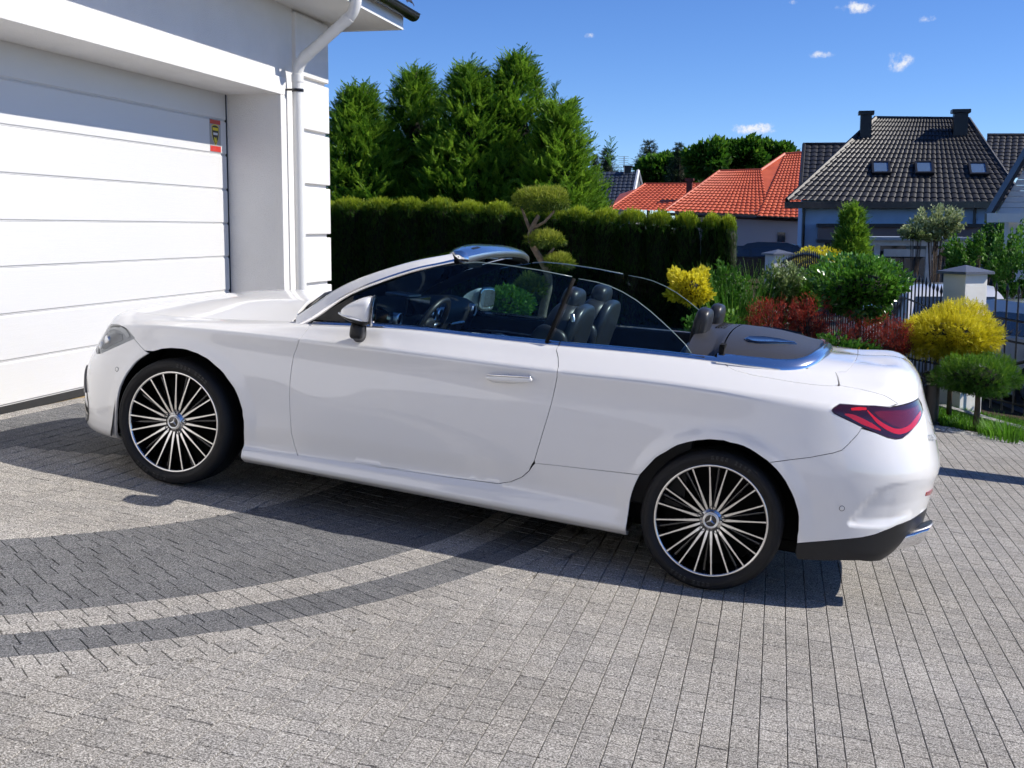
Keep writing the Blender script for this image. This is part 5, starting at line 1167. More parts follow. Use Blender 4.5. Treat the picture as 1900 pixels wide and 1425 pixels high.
thuja_tree("thuja_tree", "tall thuja with forked top, third from the house corner", 868, 102, 18.3, 290, 13, 520)
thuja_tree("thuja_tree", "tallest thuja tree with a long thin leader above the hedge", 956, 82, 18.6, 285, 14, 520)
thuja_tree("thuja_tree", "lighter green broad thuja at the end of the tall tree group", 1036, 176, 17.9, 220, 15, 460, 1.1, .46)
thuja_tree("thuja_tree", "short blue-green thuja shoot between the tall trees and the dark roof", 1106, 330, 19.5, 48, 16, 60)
# cloud-pruned pine
def niwaki():
    Y = 13.2; b = at(1003, 640, Y); root = empty("cloud_pruned_pine", (b[0], Y, gz(b[0], Y))); g = root.location.z
    tag(root, "cloud-pruned pine with flat needle pads on bent bare branches behind the windscreen", "tree")
    o = np.array([root.location.x, Y, g]); A = lambda x, y, dy=0: at(x, y, Y+dy)-o
    tk = [np.zeros(3), A(1005, 590), A(1018, 530), A(1008, 490), A(988, 455), A(985, 428), A(1000, 400)]
    MB().tube(nspline(np.arange(7), np.array(tk))(np.linspace(0, 6, 26)), np.linspace(.055, .022, 26), 8).build("trunk", PBARK, root, True)
    for pts in ([A(985, 430), A(975, 405), A(968, 385)], [A(987, 425), A(1010, 412), A(1030, 390)], [A(1008, 490), A(1020, 470), A(1028, 460)], [A(1010, 500), A(1035, 495), A(1045, 490)], [A(1017, 540), A(1000, 545), A(985, 545)]):
        MB().tube(np.array(pts), [.022, .017, .012], 7).build("branch", PBARK, root, True)
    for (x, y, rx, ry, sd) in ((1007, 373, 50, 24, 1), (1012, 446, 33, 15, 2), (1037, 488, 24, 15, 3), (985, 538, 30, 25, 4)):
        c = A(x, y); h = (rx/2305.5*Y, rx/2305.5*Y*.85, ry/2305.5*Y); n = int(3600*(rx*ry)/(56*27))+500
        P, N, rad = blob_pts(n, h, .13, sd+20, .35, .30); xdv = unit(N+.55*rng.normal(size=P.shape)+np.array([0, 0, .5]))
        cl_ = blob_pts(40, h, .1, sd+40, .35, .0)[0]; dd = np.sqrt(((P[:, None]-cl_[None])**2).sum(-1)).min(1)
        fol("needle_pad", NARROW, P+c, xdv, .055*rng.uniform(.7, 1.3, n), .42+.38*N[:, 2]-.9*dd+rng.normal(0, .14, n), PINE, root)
niwaki()
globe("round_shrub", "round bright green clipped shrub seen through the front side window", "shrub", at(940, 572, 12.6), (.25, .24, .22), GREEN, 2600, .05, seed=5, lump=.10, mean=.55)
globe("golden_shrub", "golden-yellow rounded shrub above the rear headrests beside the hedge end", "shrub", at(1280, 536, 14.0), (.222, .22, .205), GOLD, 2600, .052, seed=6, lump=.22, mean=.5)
# tall grassy plants and loose shrubs by the far pillar
def reed(name, label, c, n, h, spread, mat, w=.02, seed=0, cat="shrub", lean=.5, mean=.5):
    b = base_of(c); root = empty(name, b); tag(root, label, cat); r = np.random.default_rng(seed); V, F, T = [], [], []
    for i in range(n):
        a = r.uniform(0, 6.283); q = r.uniform(0, .35)*spread; L = h*r.uniform(.55, 1.05); ln = r.uniform(.1, 1)*lean*L; base = np.array([q*math.cos(a), q*math.sin(a), 0]); d = np.array([math.cos(a), math.sin(a), 0]); s = np.array([-math.sin(a), math.cos(a), 0])*w*r.uniform(.6, 1.2)
        k0 = len(V)
        for t in (0, .35, .7, 1.0):
            p = base+d*ln*t*t+np.array([0, 0, L*(t-.18*t*t*lean)]); V += [p-s*(1-t*.9), p+s*(1-t*.9)]
        F += [(k0+2*j, k0+2*j+1, k0+2*j+3, k0+2*j+2) for j in range(3)]; T += [np.clip(mean+r.normal(0, .2), 0, 1)]*8
    mesh_np("foliage", np.array(V), [np.array(F)], mat, root, False, {"tone": np.array(T)}); return root
def loose(name, label, c, half, mat, n, size, tmpl, seed, cat="shrub", stems=8, mean=.45, up=.5, clump=26):
    """open shrub: leaves gathered along many shoots"""
    b = base_of(c); root = empty(name, b); tag(root, label, cat); cc = np.array(c)-np.array(b); r = np.random.default_rng(seed)
    tips, _, _ = blob_pts(clump*3, half, .2, seed, .2, .25); pos, xd, tone = [], [], []; tw = MB()
    for t in tips:
        o = np.array([t[0]*.25, t[1]*.25, -half[2]*.9]); m = max(6, n//len(tips)); f = r.uniform(.35, 1, m)**.6; c_ = o+(t-o)*f[:, None]+r.normal(0, .022, (m, 3))*(1+2*size)
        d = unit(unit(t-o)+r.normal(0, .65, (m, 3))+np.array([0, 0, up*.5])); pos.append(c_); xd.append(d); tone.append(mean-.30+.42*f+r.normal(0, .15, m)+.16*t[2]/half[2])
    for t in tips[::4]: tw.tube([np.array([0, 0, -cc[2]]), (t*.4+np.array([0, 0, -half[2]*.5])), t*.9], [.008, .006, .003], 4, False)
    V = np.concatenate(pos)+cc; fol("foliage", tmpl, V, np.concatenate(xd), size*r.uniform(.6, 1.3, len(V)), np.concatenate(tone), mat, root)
    MBv = MB(); MBv.v = [v+cc for v in tw.v]; MBv.f = tw.f; MBv.n = tw.n; MBv.build("twigs", BARK, root); return root
reed("tall_grass_plant", "tall bright green ornamental grass at the right end of the hedge", at(1358, 640, 15.0), 260, 1.55, .9, GREEN, .013, 3, "ornamental grass", .45, .55)
reed("tall_grass_plant", "tall arching grass in front of the far gate pillar", at(1412, 630, 16.2), 240, 1.65, 1.0, GREEN, .012, 4, "ornamental grass", .6, .62)
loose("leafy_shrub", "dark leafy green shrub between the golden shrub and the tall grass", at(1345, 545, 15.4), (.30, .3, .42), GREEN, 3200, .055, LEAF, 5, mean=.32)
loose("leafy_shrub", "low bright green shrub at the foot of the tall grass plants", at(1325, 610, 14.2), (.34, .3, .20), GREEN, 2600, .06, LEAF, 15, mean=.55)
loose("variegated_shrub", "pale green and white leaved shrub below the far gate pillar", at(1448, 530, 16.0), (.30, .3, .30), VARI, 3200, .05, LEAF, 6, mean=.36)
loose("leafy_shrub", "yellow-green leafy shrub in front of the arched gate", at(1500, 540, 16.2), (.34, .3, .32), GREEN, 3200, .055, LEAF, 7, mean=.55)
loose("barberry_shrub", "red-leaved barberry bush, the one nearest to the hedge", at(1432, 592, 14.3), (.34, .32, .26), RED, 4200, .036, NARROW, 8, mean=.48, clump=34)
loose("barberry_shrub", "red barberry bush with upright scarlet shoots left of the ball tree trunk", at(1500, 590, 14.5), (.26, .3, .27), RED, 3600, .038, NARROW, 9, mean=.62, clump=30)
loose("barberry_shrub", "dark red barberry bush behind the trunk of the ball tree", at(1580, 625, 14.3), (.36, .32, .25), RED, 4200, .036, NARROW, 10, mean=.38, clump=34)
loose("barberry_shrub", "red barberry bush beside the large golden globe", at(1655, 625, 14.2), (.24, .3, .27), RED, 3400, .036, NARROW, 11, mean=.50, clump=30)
loose("leafy_shrub", "small dark green shrub under the red barberries behind the boot lid", at(1545, 650, 13.9), (.5, .25, .14), GREEN, 2600, .05, LEAF, 12, mean=.25)
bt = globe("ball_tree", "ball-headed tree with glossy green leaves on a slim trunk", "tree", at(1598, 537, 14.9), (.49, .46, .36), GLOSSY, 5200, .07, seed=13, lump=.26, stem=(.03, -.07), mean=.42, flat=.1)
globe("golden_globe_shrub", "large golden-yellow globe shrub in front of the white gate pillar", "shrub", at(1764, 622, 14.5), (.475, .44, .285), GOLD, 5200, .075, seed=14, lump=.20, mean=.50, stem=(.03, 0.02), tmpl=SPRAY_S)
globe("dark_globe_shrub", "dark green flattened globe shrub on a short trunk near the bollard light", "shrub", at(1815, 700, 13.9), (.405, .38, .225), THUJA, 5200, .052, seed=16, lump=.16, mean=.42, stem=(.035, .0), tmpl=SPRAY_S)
loose("yellow_ground_plant", "low yellow-flowered plant behind the boot lid edge", at(1640, 690, 13.6), (.26, .2, .10), GOLD, 1300, .045, LEAF, 17, mean=.4, clump=16)
loose("yellow_ground_plant", "low yellow-green plant at the foot of the red barberries", at(1592, 668, 13.7), (.22, .2, .08), GOLD, 900, .045, LEAF, 18, mean=.25, clump=14)
# lawn, gravel, kerb
def ground_patch(name, poly, dz, mat, kind, res=.12):
    P = np.array(poly, float); o = cdt_panel(name, P, lambda x, y: np.stack([x, y, ground_z(x, y)+dz], -1), lambda x, y: np.tile([0, 0, 1.0], (len(x), 1)), mat, None, res=res, gap=0, depth=0); return tag(o, kind=kind)
m = Mt("soil"); f = m.noise(14, 5); m.link(m.ramp(f, [(.3, (.018, .012, .008, 1)), (.7, (.050, .036, .022, 1))]), m.p.inputs["Base Color"]); m.set(Roughness=.95); m.bump(m.noise(40, 5), .8, .03)
ground_patch("planting_bed", [(-4.8, 13.60), (1.2, 13.60), (1.9, 14.05), (4.5, 13.6), (3.6, 15.6), (1.8, 16.2), (.3, 24), (-4.8, 17.2)], -.02, m.m, "structure", .3)
m = Mt("white_gravel_base"); v = m.node("TexVoronoi"); v.inputs["Scale"].default_value = 45; m.link(m.coord(), v.inputs["Vector"]); m.link(m.ramp(v.outputs["Distance"], [(.0, (.62, .60, .57, 1)), (.5, (.40, .39, .37, 1)), (.75, (.06, .055, .05, 1))]), m.p.inputs["Base Color"]); m.bump(v.outputs["Distance"], 1, .02).__class__; m.set(Roughness=.9)
gpoly = [(1.0, 13.52), (1.66, 13.53), (2.43, 13.31), (3.7, 13.02), (3.9, 13.30), (2.55, 13.62), (1.80, 13.92), (1.0, 13.95)]
ground_patch("gravel_bed", gpoly, -.012, m.m, "structure")
gp = np.array(gpoly); Q = rng.uniform(gp.min(0), gp.max(0), (9000, 2)); Q = Q[inside(gp, Q)][:3600]
ST = np.array([(.5,.5,-.3),(-.5,.45,-.3),(-.45,-.5,-.3),(.5,-.4,-.3),(.32,.3,.4),(-.3,.32,.38),(-.3,-.28,.42),(.3,-.3,.36)]); SF = [(0,1,5,4),(1,2,6,5),(2,3,7,6),(3,0,4,7),(4,5,6,7)]
V, F = inst(ST, SF, np.c_[Q, ground_z(Q[:, 0], Q[:, 1])-.008], rng.normal(size=(len(Q), 3))*np.array([1, 1, .2]), np.tile([0, 0, 1.], (len(Q), 1))+rng.normal(0, .25, (len(Q), 3)), rng.uniform(.012, .034, len(Q)))
mg_ = Mt("white_pebbles"); mg_.link(mg_.ramp(mg_.attr("tone"), [(0, (.22, .21, .20, 1)), (.6, (.52, .50, .47, 1)), (1, (.70, .68, .65, 1))]), mg_.p.inputs["Base Color"]); mg_.set(Roughness=.8)
tag(mesh_np("gravel", V, [F], mg_.m, None, False, {"tone": np.repeat(rng.uniform(0, 1, len(Q)), 8)}), "loose white pebbles between paving and lawn", "gravel", kind="stuff")
lpoly = [(1.55, 14.0), (1.82, 13.94), (2.6, 13.64), (4.2, 13.2), (4.4, 14.6), (2.9, 15.1), (1.75, 15.6), (1.45, 14.8)]
ground_patch("lawn", lpoly, .0, simple("lawn_soil", (.045, .085, .018), .95), "structure", .2)
lp = np.array(lpoly); Q = rng.uniform(lp.min(0), lp.max(0), (60000, 2)); Q = Q[inside(lp, Q)][:16000]; n = len(Q)
BL = np.array([(0, -.09, 0), (0, .09, 0), (.55, .055, .10), (.55, -.055, .10), (1.0, 0, .28)]); xd = np.stack([rng.normal(0, .35, n), rng.normal(0, .35, n), np.ones(n)], 1); pos = np.c_[Q, ground_z(Q[:, 0], Q[:, 1])]
V, F4 = inst(BL, [(0, 1, 2, 3)], pos, xd, rng.normal(size=(n, 3))*np.array([1, 1, .05]), rng.uniform(.05, .11, n)); F3 = (np.array([[3, 2, 4]])[None]+(np.arange(n)*5)[:, None, None]).reshape(-1, 3)
tag(mesh_np("grass", V, [F4, F3], GRASSM, None, False, {"tone": np.repeat(np.clip(.5+rng.normal(0, .22, n), 0, 1), 5)}), "short bright green lawn grass by the bollard light", "grass", kind="stuff")
reed("grass_tuft", "long green grass tuft at the right edge below the globe shrub", at(1868, 800, 13.6), 260, .30, .9, GRASSM, .006, 8, "grass tuft", .8, .6)
reed("grass_tuft", "thin green grass tuft beside the globe shrub trunk", at(1835, 795, 13.75), 90, .20, .5, GRASSM, .006, 9, "grass tuft", .8, .5)
kb_ = [at(1745, 735, 15.3), at(1800, 752, 14.9), at(1860, 778, 14.4), at(1930, 800, 14.0)]
KERB = simple("concrete_kerb", (.32, .32, .31), .85, noise=(20, .2))
for a, b in zip(kb_[:-1], kb_[1:]):
    L = np.hypot(b[0]-a[0], b[1]-a[1]); an = math.atan2(b[1]-a[1], b[0]-a[0]); z = gz(a[0], a[1])
    o = MB().box((0.005, -.06, -.1), (L-.005, .06, .09)).build("kerb_stone", KERB, None, bevel=.01); o.location = (a[0], a[1], z); o.rotation_euler = (0, math.atan2(gz(a[0], a[1])-gz(b[0], b[1]), L), an); tag(o, kind="structure")
# bollard light
bl0 = at(1727, 782, 13.95); bz = gz(bl0[0], 13.95); bol = empty("bollard_light", (bl0[0], 13.95, bz)); tag(bol, "black round bollard garden light behind the car's tail light", "bollard light")
hB = at(1729, 690, 13.95)[2]-bz; BLK = simple("bollard_black", (.012, .012, .013), .35, 0, .2); Zm = lambda z: Matrix(((1, 0, 0, 0), (0, 0, 1, 0), (0, 1, 0, 0), (0, 0, 0, 1)))
MB().lathe([(.0, 0), (.095, .0), (.095, .02), (.078, .025), (.078, hB-.15)], 24, Zm(0)).build("post", BLK, bol, True, sharp=40)
MB().lathe([(.060, hB-.155), (.060, hB-.01)], 20, Zm(0)).build("lamp_core", simple("frosted_lamp", (.75, .70, .58), .4), bol, True)
for k in range(4):
    z = hB-.155+.042*k; MB().lathe([(.055, z+.006), (.080, z), (.082, z+.012), (.058, z+.020)], 24, Zm(0)).build("louvre", BLK, bol, True, sharp=40)
MB().lathe([(.082, hB-.012), (.084, hB+.004), (.0, hB+.012)], 24, Zm(0)).build("cap", BLK, bol, True, sharp=40)

# ---------------------------------------------------------------- street, fence, neighbouring houses
IRON = simple("black_iron", (.010, .010, .011), .45, 0, .2)
m = Mt("asphalt"); f = m.noise(60, 5); m.link(m.ramp(f, [(.3, (.035, .035, .036, 1)), (.7, (.065, .065, .066, 1))]), m.p.inputs["Base Color"]); m.set(Roughness=.9)
STZ = -1.02
def quad_sheet(name, pts, mat, kind="structure"): return tag(MB().add(pts, [tuple(range(len(pts)))]).build(name, mat), kind=kind)
quad_sheet("street", [(3.2, 16.5, gz(3.2, 16.5)-.030), (9, 12, gz(9, 12)-.030), (60, 12, gz(9, 12)-.03), (60, 52, gz(9, 22)-.03), (1.5, 52, gz(1.5, 22)-.03), (1.0, 26, gz(1.0, 22)-.03)], m.m)
# gate pillars
PLW = simple("pillar_render", (.78, .78, .75), .8, noise=(3, .06), bump=(90, .4, .004)); CAPM = simple("slate_blue_cap", (.10, .115, .15), .45)
def pillar(label, px, ptop, pbot, Y, w, rz):
    t = at(px, ptop, Y); b = at(px, pbot, Y); g = gz(t[0], Y); root = empty("gate_pillar", (t[0], Y, g), rz); tag(root, label, "gate pillar", "white gate pillars"); H = t[2]-g; hw = w/2; hc = .07
    k = 4; hh = (H-hc)/k
    for i in range(k): MB().box((-hw, -hw, i*hh+(.012 if i else -.1)), (hw, hw, (i+1)*hh-.0)).build("pillar_block", PLW, root, bevel=.006)
    MB().box((-hw+.008, -hw+.008, .0), (hw-.008, hw-.008, H-hc-.01)).build("pillar_core", PLW, root)
    c = hw+.055; MB().add([(-c, -c, H-hc), (c, -c, H-hc), (c, c, H-hc), (-c, c, H-hc), (-c, -c, H-hc+.03), (c, -c, H-hc+.03), (c, c, H-hc+.03), (-c, c, H-hc+.03), (0, 0, H+.035)], [(3, 2, 1, 0), (0, 1, 5, 4), (1, 2, 6, 5), (2, 3, 7, 6), (3, 0, 4, 7), (4, 5, 8), (5, 6, 8), (6, 7, 8), (7, 4, 8)]).build("pillar_cap", CAPM, root)
    return root
pn = pillar("nearer white gate pillar with slate cap behind the large golden globe shrub", 1792, 497, 640, 15.6, .35, math.radians(38))
pf = pillar("farther white gate pillar with slate cap beyond the tall grasses", 1444, 466, 540, 24.5, .36, math.radians(30))
# iron fence and gates: every picket its own piece
def fence(name, label, A, B, n, zt, arch=0, zb=.12, grp=None, rails=(.10, .55, .80), sag=0, r=.0115):
    A = np.array(A, float); B = np.array(B, float); g0 = gz(A[0], A[1]); root = empty(name, (A[0], A[1], g0)); tag(root, label, "fence" if "fence" in name else "gate"); o = np.array([A[0], A[1], g0])
    def pos(f): return np.array([A[0]+(B[0]-A[0])*f, A[1]+(B[1]-A[1])*f])
    top = lambda f: zt+arch*math.sin(math.pi*f)-sag*f*f
    for k in range(n):
        f = (k+.5)/n; p = pos(f); zg = gz(*p)-g0; z1 = top(f)
        m = MB().tube([(p[0]-o[0], p[1]-o[1], zg+zb), (p[0]-o[0], p[1]-o[1], zg+z1-.12)], r, 5)
        m.tube([(p[0]-o[0], p[1]-o[1], zg+z1-.13), (p[0]-o[0], p[1]-o[1], zg+z1-.085), (p[0]-o[0], p[1]-o[1], zg+z1)], [.010, .022, .001], 5); m.build("picket", IRON, root)
    for q in rails:
        pts = []
        for f in np.linspace(0, 1, 13): p = pos(f); pts.append((p[0]-o[0], p[1]-o[1], gz(*p)-g0+zb+(top(f)-zb-.12)*q))
        MB().tube(pts, .014, 5).build("rail", IRON, root)
    return root
P1 = np.array(pn.location[:2]); P2 = np.array(pf.location[:2]); mid = P1+(P2-P1)*.52
fence("iron_gate", "black iron gate leaf with arched top next to the nearer gate pillar", P1+(P2-P1)*.03, mid, 34, 1.42, .22, grp="g")
fence("iron_gate", "arched black iron gate leaf before the yellow-green shrub by the farther pillar", mid, P1+(P2-P1)*.975, 34, 1.45, .28, grp="g")
PR = P1+np.array([.28, -.08])
fence("iron_fence", "black iron railing running off the right edge beside the nearer gate pillar", PR, (4.6, 13.55), 20, 1.62, .0, sag=.35, rails=(.08, .60, .78))
fence("iron_fence", "low black iron railing behind the large golden globe shrub", P1+np.array([-.9, .6]), P1+np.array([-.1, .0]), 7, 1.0, 0)
br_ = MB().tube([(PR[0]+.0, PR[1], gz(*PR)+.55), (PR[0]+.35, PR[1]-.35, gz(*PR)+.70), (PR[0]+.8, PR[1]-.7, gz(*PR)+1.05)], .022, 6).build("gate_brace", IRON); tag(br_, "diagonal black iron brace across the railing at the right edge", "gate brace")
# tiled roofs with real relief
def roof_mat(name, a, b, rough=.55):
    m = Mt(name); m.link(m.ramp(m.noise(1.4, 5), [(.3, a+(1,)), (.7, b+(1,))]), m.p.inputs["Base Color"]); m.set(Roughness=rough, Specular_IOR_Level=.5); return m.m
REDT = roof_mat("red_clay_tile", (.46, .075, .028), (.62, .125, .050)); DKT = roof_mat("charcoal_roof_tile", (.012, .012, .015), (.024, .024, .027), .5); NVT = roof_mat("navy_roof_sheet", (.030, .040, .062), (.045, .055, .080), .4)
def tiled(name, quad, tw, th, mat, parent, amp=.045, step=.04, kind="stuff"):
    """roof plane from four corners (eave left, eave right, ridge right, ridge left); wavy tiles in stepped courses"""
    EL, ER, RR_, RL = [np.array(q, float) for q in quad]; up = (RL+RR_)/2-(EL+ER)/2; along = ER-EL; n = np.cross(along, up); n /= np.linalg.norm(n)
    if n[1] > 0: n = -n
    H = np.linalg.norm(up); W = np.linalg.norm(along); nr = max(2, int(H/th)); nc = max(2, int(W/tw)); G = []
    u = np.linspace(0, 1, nc*6+1); wave = amp*np.abs(np.sin(u*nc*math.pi))**.8
    for i in range(nr):
        for f, lift in ((i/nr, step), ((i+.96)/nr, 0.0)):
            L = EL+(RL-EL)*f; R = ER+(RR_-ER)*f
            G.append(L+(R-L)*u[:, None]+n*(wave+lift)[:, None])
    return tag(MB().grid(np.array(G)).build(name, mat, parent), kind=kind)
def local(o, pts): return [tuple(np.array(p)-np.array(o.location)) for p in pts]
def wallbox(name, lo, hi, mat, root): 
    o = MB().box(np.array(lo)-np.array(root.location), np.array(hi)-np.array(root.location)).build(name, mat, root); return o
GLS = simple("window_glass_dark", (.02, .03, .045), .05, 0, 1.0); FRM = simple("dark_window_frame", (.015, .015, .016), .4); BLUEG = simple("skylight_glass", (.10, .16, .26), .04, 0, 1.0)
def skylight(root, c, up, along, w, h):
    up = np.array(up)/np.linalg.norm(up); along = np.array(along)/np.linalg.norm(along); n = np.cross(along, up); n = n if n[1] < 0 else -n; c = np.array(c)-np.array(root.location)
    M4 = Matrix([[along[i], up[i], n[i], c[i]] for i in range(3)]+[[0, 0, 0, 1]])
    s = MB(); 
    for (a, b, c0, d) in ((-w/2-.09, -w/2, -h/2-.09, h/2+.09), (w/2, w/2+.09, -h/2-.09, h/2+.09), (-w/2, w/2, -h/2-.09, -h/2), (-w/2, w/2, h/2, h/2+.09)): s.box((a, c0, -.02), (b, d, .13), M4)
    o = s.build("skylight", FRM, root); MB().box((-w/2, -h/2, .04), (w/2, h/2, .09), M4).build("pane", BLUEG, o); return o
def chimney(root, c, w, d, z0, z1, mat, name="chimney"):
    c = np.array(c)-np.array(root.location); lo = root.location.z; ch = MB().box((c[0]-w/2, c[1]-d/2, z0-lo), (c[0]+w/2, c[1]+d/2, z1-lo)).build(name, mat, root)
    MB().box((c[0]-w/2-.10, c[1]-d/2-.10, z1-lo), (c[0]+w/2+.10, c[1]+d/2+.10, z1-lo+.16)).build("chimney_cap", mat, ch); return ch
# red-roofed house
YR = 74.0
def R3(px, py, dy=0): return at(px, py, YR+dy)
rh = empty("red_roof_house", tuple(R3(1380, 470)*np.array([1, 1, 0])+np.array([0, 0, -1.2]))); tag(rh, "pale house with bright red tiled hip roof and two skylights", "house")
PINK = simple("pale_pink_render", (.50, .42, .40), .85)
e0, e1 = R3(1232, 393), R3(1500, 404); r0, r1 = R3(1335, 318, 5.2), R3(1412, 316, 5.2)
wallbox("wall", (e0[0]+.6, YR+.4, -1.3), (e1[0], YR+12, e0[2]+.1), PINK, rh)
tiled("roof", local(rh, [e0, R3(1430, 401), r1, r0]), .30, .36, REDT, rh, .05, .05)
tiled("roof", local(rh, [R3(1404, 402, -.3), R3(1505, 406, -.3), R3(1500, 284, 7.4), R3(1456, 287, 7.4)]), .30, .36, REDT, rh, .05, .05)
tiled("roof", local(rh, [R3(1128, 390, 3), R3(1262, 394, 3), R3(1300, 343, 8), R3(1197, 343, 8)]), .30, .36, REDT, rh, .05, .05)
MB().add(local(rh, [R3(1404, 403, -.25), R3(1412, 316, 5.2), R3(1456, 287, 7.4)]), [(0, 1, 2)]).build('roof', REDT, rh)
MB().tube(local(rh, [e0, r0, r1, R3(1456, 286, 7.4), R3(1500, 283, 7.4)]), .11, 6).build("ridge_tiles", REDT, rh); MB().tube(local(rh, [R3(1128, 389, 3), R3(1197, 342, 8), R3(1300, 342, 8)]), .10, 6).build("ridge_tiles", REDT, rh)
MB().add(local(rh, [R3(1128, 391, 3), R3(1197, 345, 8.2), R3(1150, 360, 13)]), [(0, 1, 2)]).build("roof", REDT, rh)
MB().tube(local(rh, [e0+np.array([0, -.1, -.12]), e1+np.array([0, -.1, -.16])]), .10, 6).build("gutter", GBLACK, rh)
chimney(rh, R3(1279, 350, 5), .35, .35, R3(1279, 372)[2], R3(1279, 336, 5)[2], simple("chimney_brick", (.16, .05, .035), .8))
for px, py in ((1307, 363), (1399, 363)):
    c = R3(px, py, 2.9); skylight(rh, c+np.array([0, -.15, .05]), r0-e0+np.array([-3.3, 0, 0]), (1, 0, 0), .58, .72)
w0, w1 = R3(1443, 431), R3(1456, 462); MB().box(np.array((w0[0], YR+.30, w1[2]))-np.array(rh.location), np.array((w1[0], YR+.44, w0[2]))-np.array(rh.location)).build("window", GLS, rh)
# dark-roofed house
YD = 57.0
def D3(px, py, dy=0): return at(px, py, YD+dy)
dh = empty("dark_roof_house", tuple(D3(1650, 480)*np.array([1, 1, 0])+np.array([0, 0, -1.4]))); tag(dh, "house with walls tinted blue by shade, steep charcoal tiled roof, two chimneys and three skylights", "house")
BLW = simple("shade_blue_render", (.42, .56, .72), .85, noise=(2, .06)); BRN = simple("brown_cladding", (.16, .125, .115), .7)  # wall blue is the tint of shade, put into the render colour
el, er = D3(1460, 372), D3(1905, 381); rl, rr = D3(1625, 219, 5.6), D3(1797, 221, 5.6)
wl0, wr0 = D3(1488, 400), D3(1866, 400); wallbox("wall", (wl0[0], YD+.55, -1.5), (wr0[0], YD+13, el[2]+.05), BLW, dh)
tiled("roof", local(dh, [el, er, rr, rl]), .30, .38, DKT, dh, .042, .038)
MB().add(local(dh, [er, rr, er+np.array([0, 11, 0])]), [(0, 1, 2)]).build("roof", DKT, dh)
MB().tube(local(dh, [el, rl, rr, er]), .12, 6).build("ridge_tiles", DKT, dh)
tiled("roof", local(dh, [D3(1486, 345, 7), D3(1560, 345, 7), D3(1572, 269, 10.5), D3(1492, 269, 10.5)]), .30, .38, DKT, dh, .042, .038)
tiled("roof", local(dh, [D3(1820, 330, 7), D3(1960, 335, 7), D3(1960, 252, 11), D3(1832, 252, 11)]), .30, .38, DKT, dh, .042, .038)
MB().tube(local(dh, [D3(1486, 345, 7), D3(1492, 268, 10.5), D3(1572, 268, 10.5)]), .11, 6).build("ridge_tiles", DKT, dh); MB().tube(local(dh, [D3(1832, 251, 11), D3(1960, 251, 11)]), .11, 6).build("ridge_tiles", DKT, dh)
MB().box(np.array((el[0]-.1, YD-.12, el[2]-.34))-np.array(dh.location), np.array((er[0], YD+.05, el[2]-.05))-np.array(dh.location)).build("gutter", GBLACK, dh)
wallbox("soffit", (el[0], YD, el[2]-.16), (er[0], YD+.6, el[2]-.12), FRM, dh)
chimney(dh, D3(1606, 240, 4.4), .50, .55, D3(1606, 292, 3)[2], D3(1606, 213, 4.4)[2], FRM); chimney(dh, D3(1781, 240, 4.6), .62, .55, D3(1781, 290, 3)[2], D3(1781, 210, 4.6)[2], FRM)
for px, py in ((1634, 316), (1714, 316), (1814, 318)): skylight(dh, D3(px, py, 2.15)+np.array([0, -.12, .06]), (rl+rr)/2-(el+er)/2-np.array([((rl+rr)/2-(el+er)/2)[0], 0, 0]), (1, 0, 0), .62, .78)
a, b = D3(1519, 420, -1), D3(1895, 446, -1); wallbox("porch_roof", (a[0], YD-1.2, b[2]), (b[0], YD+.6, a[2]), BRN, dh); wallbox("porch_edge", (a[0]-.06, YD-1.3, a[2]-.04), (b[0], YD+.6, a[2]+.12), FRM, dh); wallbox("porch_edge", (a[0]-.06, YD-1.3, b[2]-.14), (b[0], YD+.6, b[2]), FRM, dh)
for px in (1535, 1700, 1812): q = D3(px, 460, -1); wallbox("porch_post", (q[0]-.12, YD-1.1, -1.5), (q[0]+.12, YD-.9, b[2]-.14), FRM, dh)
for px0, px1 in ((1560, 1680), (1720, 1800), (1830, 1880)): q0, q1 = D3(px0, 452), D3(px1, 520); wallbox("window", (q0[0], YD+.48, -.9), (q1[0], YD+.545, q0[2]), GLS, dh)
for px in (1492, 1812): q = D3(px, 400, -.2); MB().tube([tuple(np.array((q[0], YD+.35, el[2]-.2))-np.array(dh.location)), tuple(np.array((q[0], YD+.35, -1.4))-np.array(dh.location))], .07, 6).build("downpipe", FRM, dh)
# far navy roof
fr = empty("navy_roof_house", tuple(at(1140, 400, 98)*np.array([1, 1, 0]))); tag(fr, "far house with navy sheet roof left of the red roofs", "house")
F3_ = lambda px, py, dy=0: at(px, py, 98+dy)
tiled("roof", local(fr, [F3_(1080, 392), F3_(1170, 392), F3_(1183, 319, 4), F3_(1092, 319, 4)]), .34, .40, NVT, fr, .05, .05)
MB().add(local(fr, [F3_(1170, 392), F3_(1183, 319, 4), F3_(1200, 385, 8)]), [(0, 1, 2)]).build("gable", simple("far_gable", (.10, .10, .11), .8), fr); MB().tube(local(fr, [F3_(1170, 392), F3_(1184, 317, 4), F3_(1201, 388, 8)]), .14, 5).build("barge_board", simple("white_barge", (.7, .7, .7), .6), fr)
chimney(fr, F3_(1165, 316, 4), .5, .5, F3_(1165, 330, 4)[2], F3_(1165, 311, 4)[2], FRM); wallbox("wall", (F3_(1085, 392)[0], 98.5, -2), (F3_(1170, 392)[0], 106, F3_(1085, 390)[2]), simple("far_wall", (.5, .5, .5), .8), fr)
at_ = MB(); q = F3_(1158, 300, 3)-np.array(fr.location); at_.tube([tuple(q+np.array([0, 0, -1.0])), tuple(q+np.array([0, 0, .45]))], .03, 4)
for k in range(5): at_.tube([tuple(q+np.array([-.5+.02*k, 0, .4-.16*k])), tuple(q+np.array([.35, 0, .4-.16*k]))], .014, 4)
at_.build("roof_antenna", simple("antenna_grey", (.2, .2, .22), .5), fr)
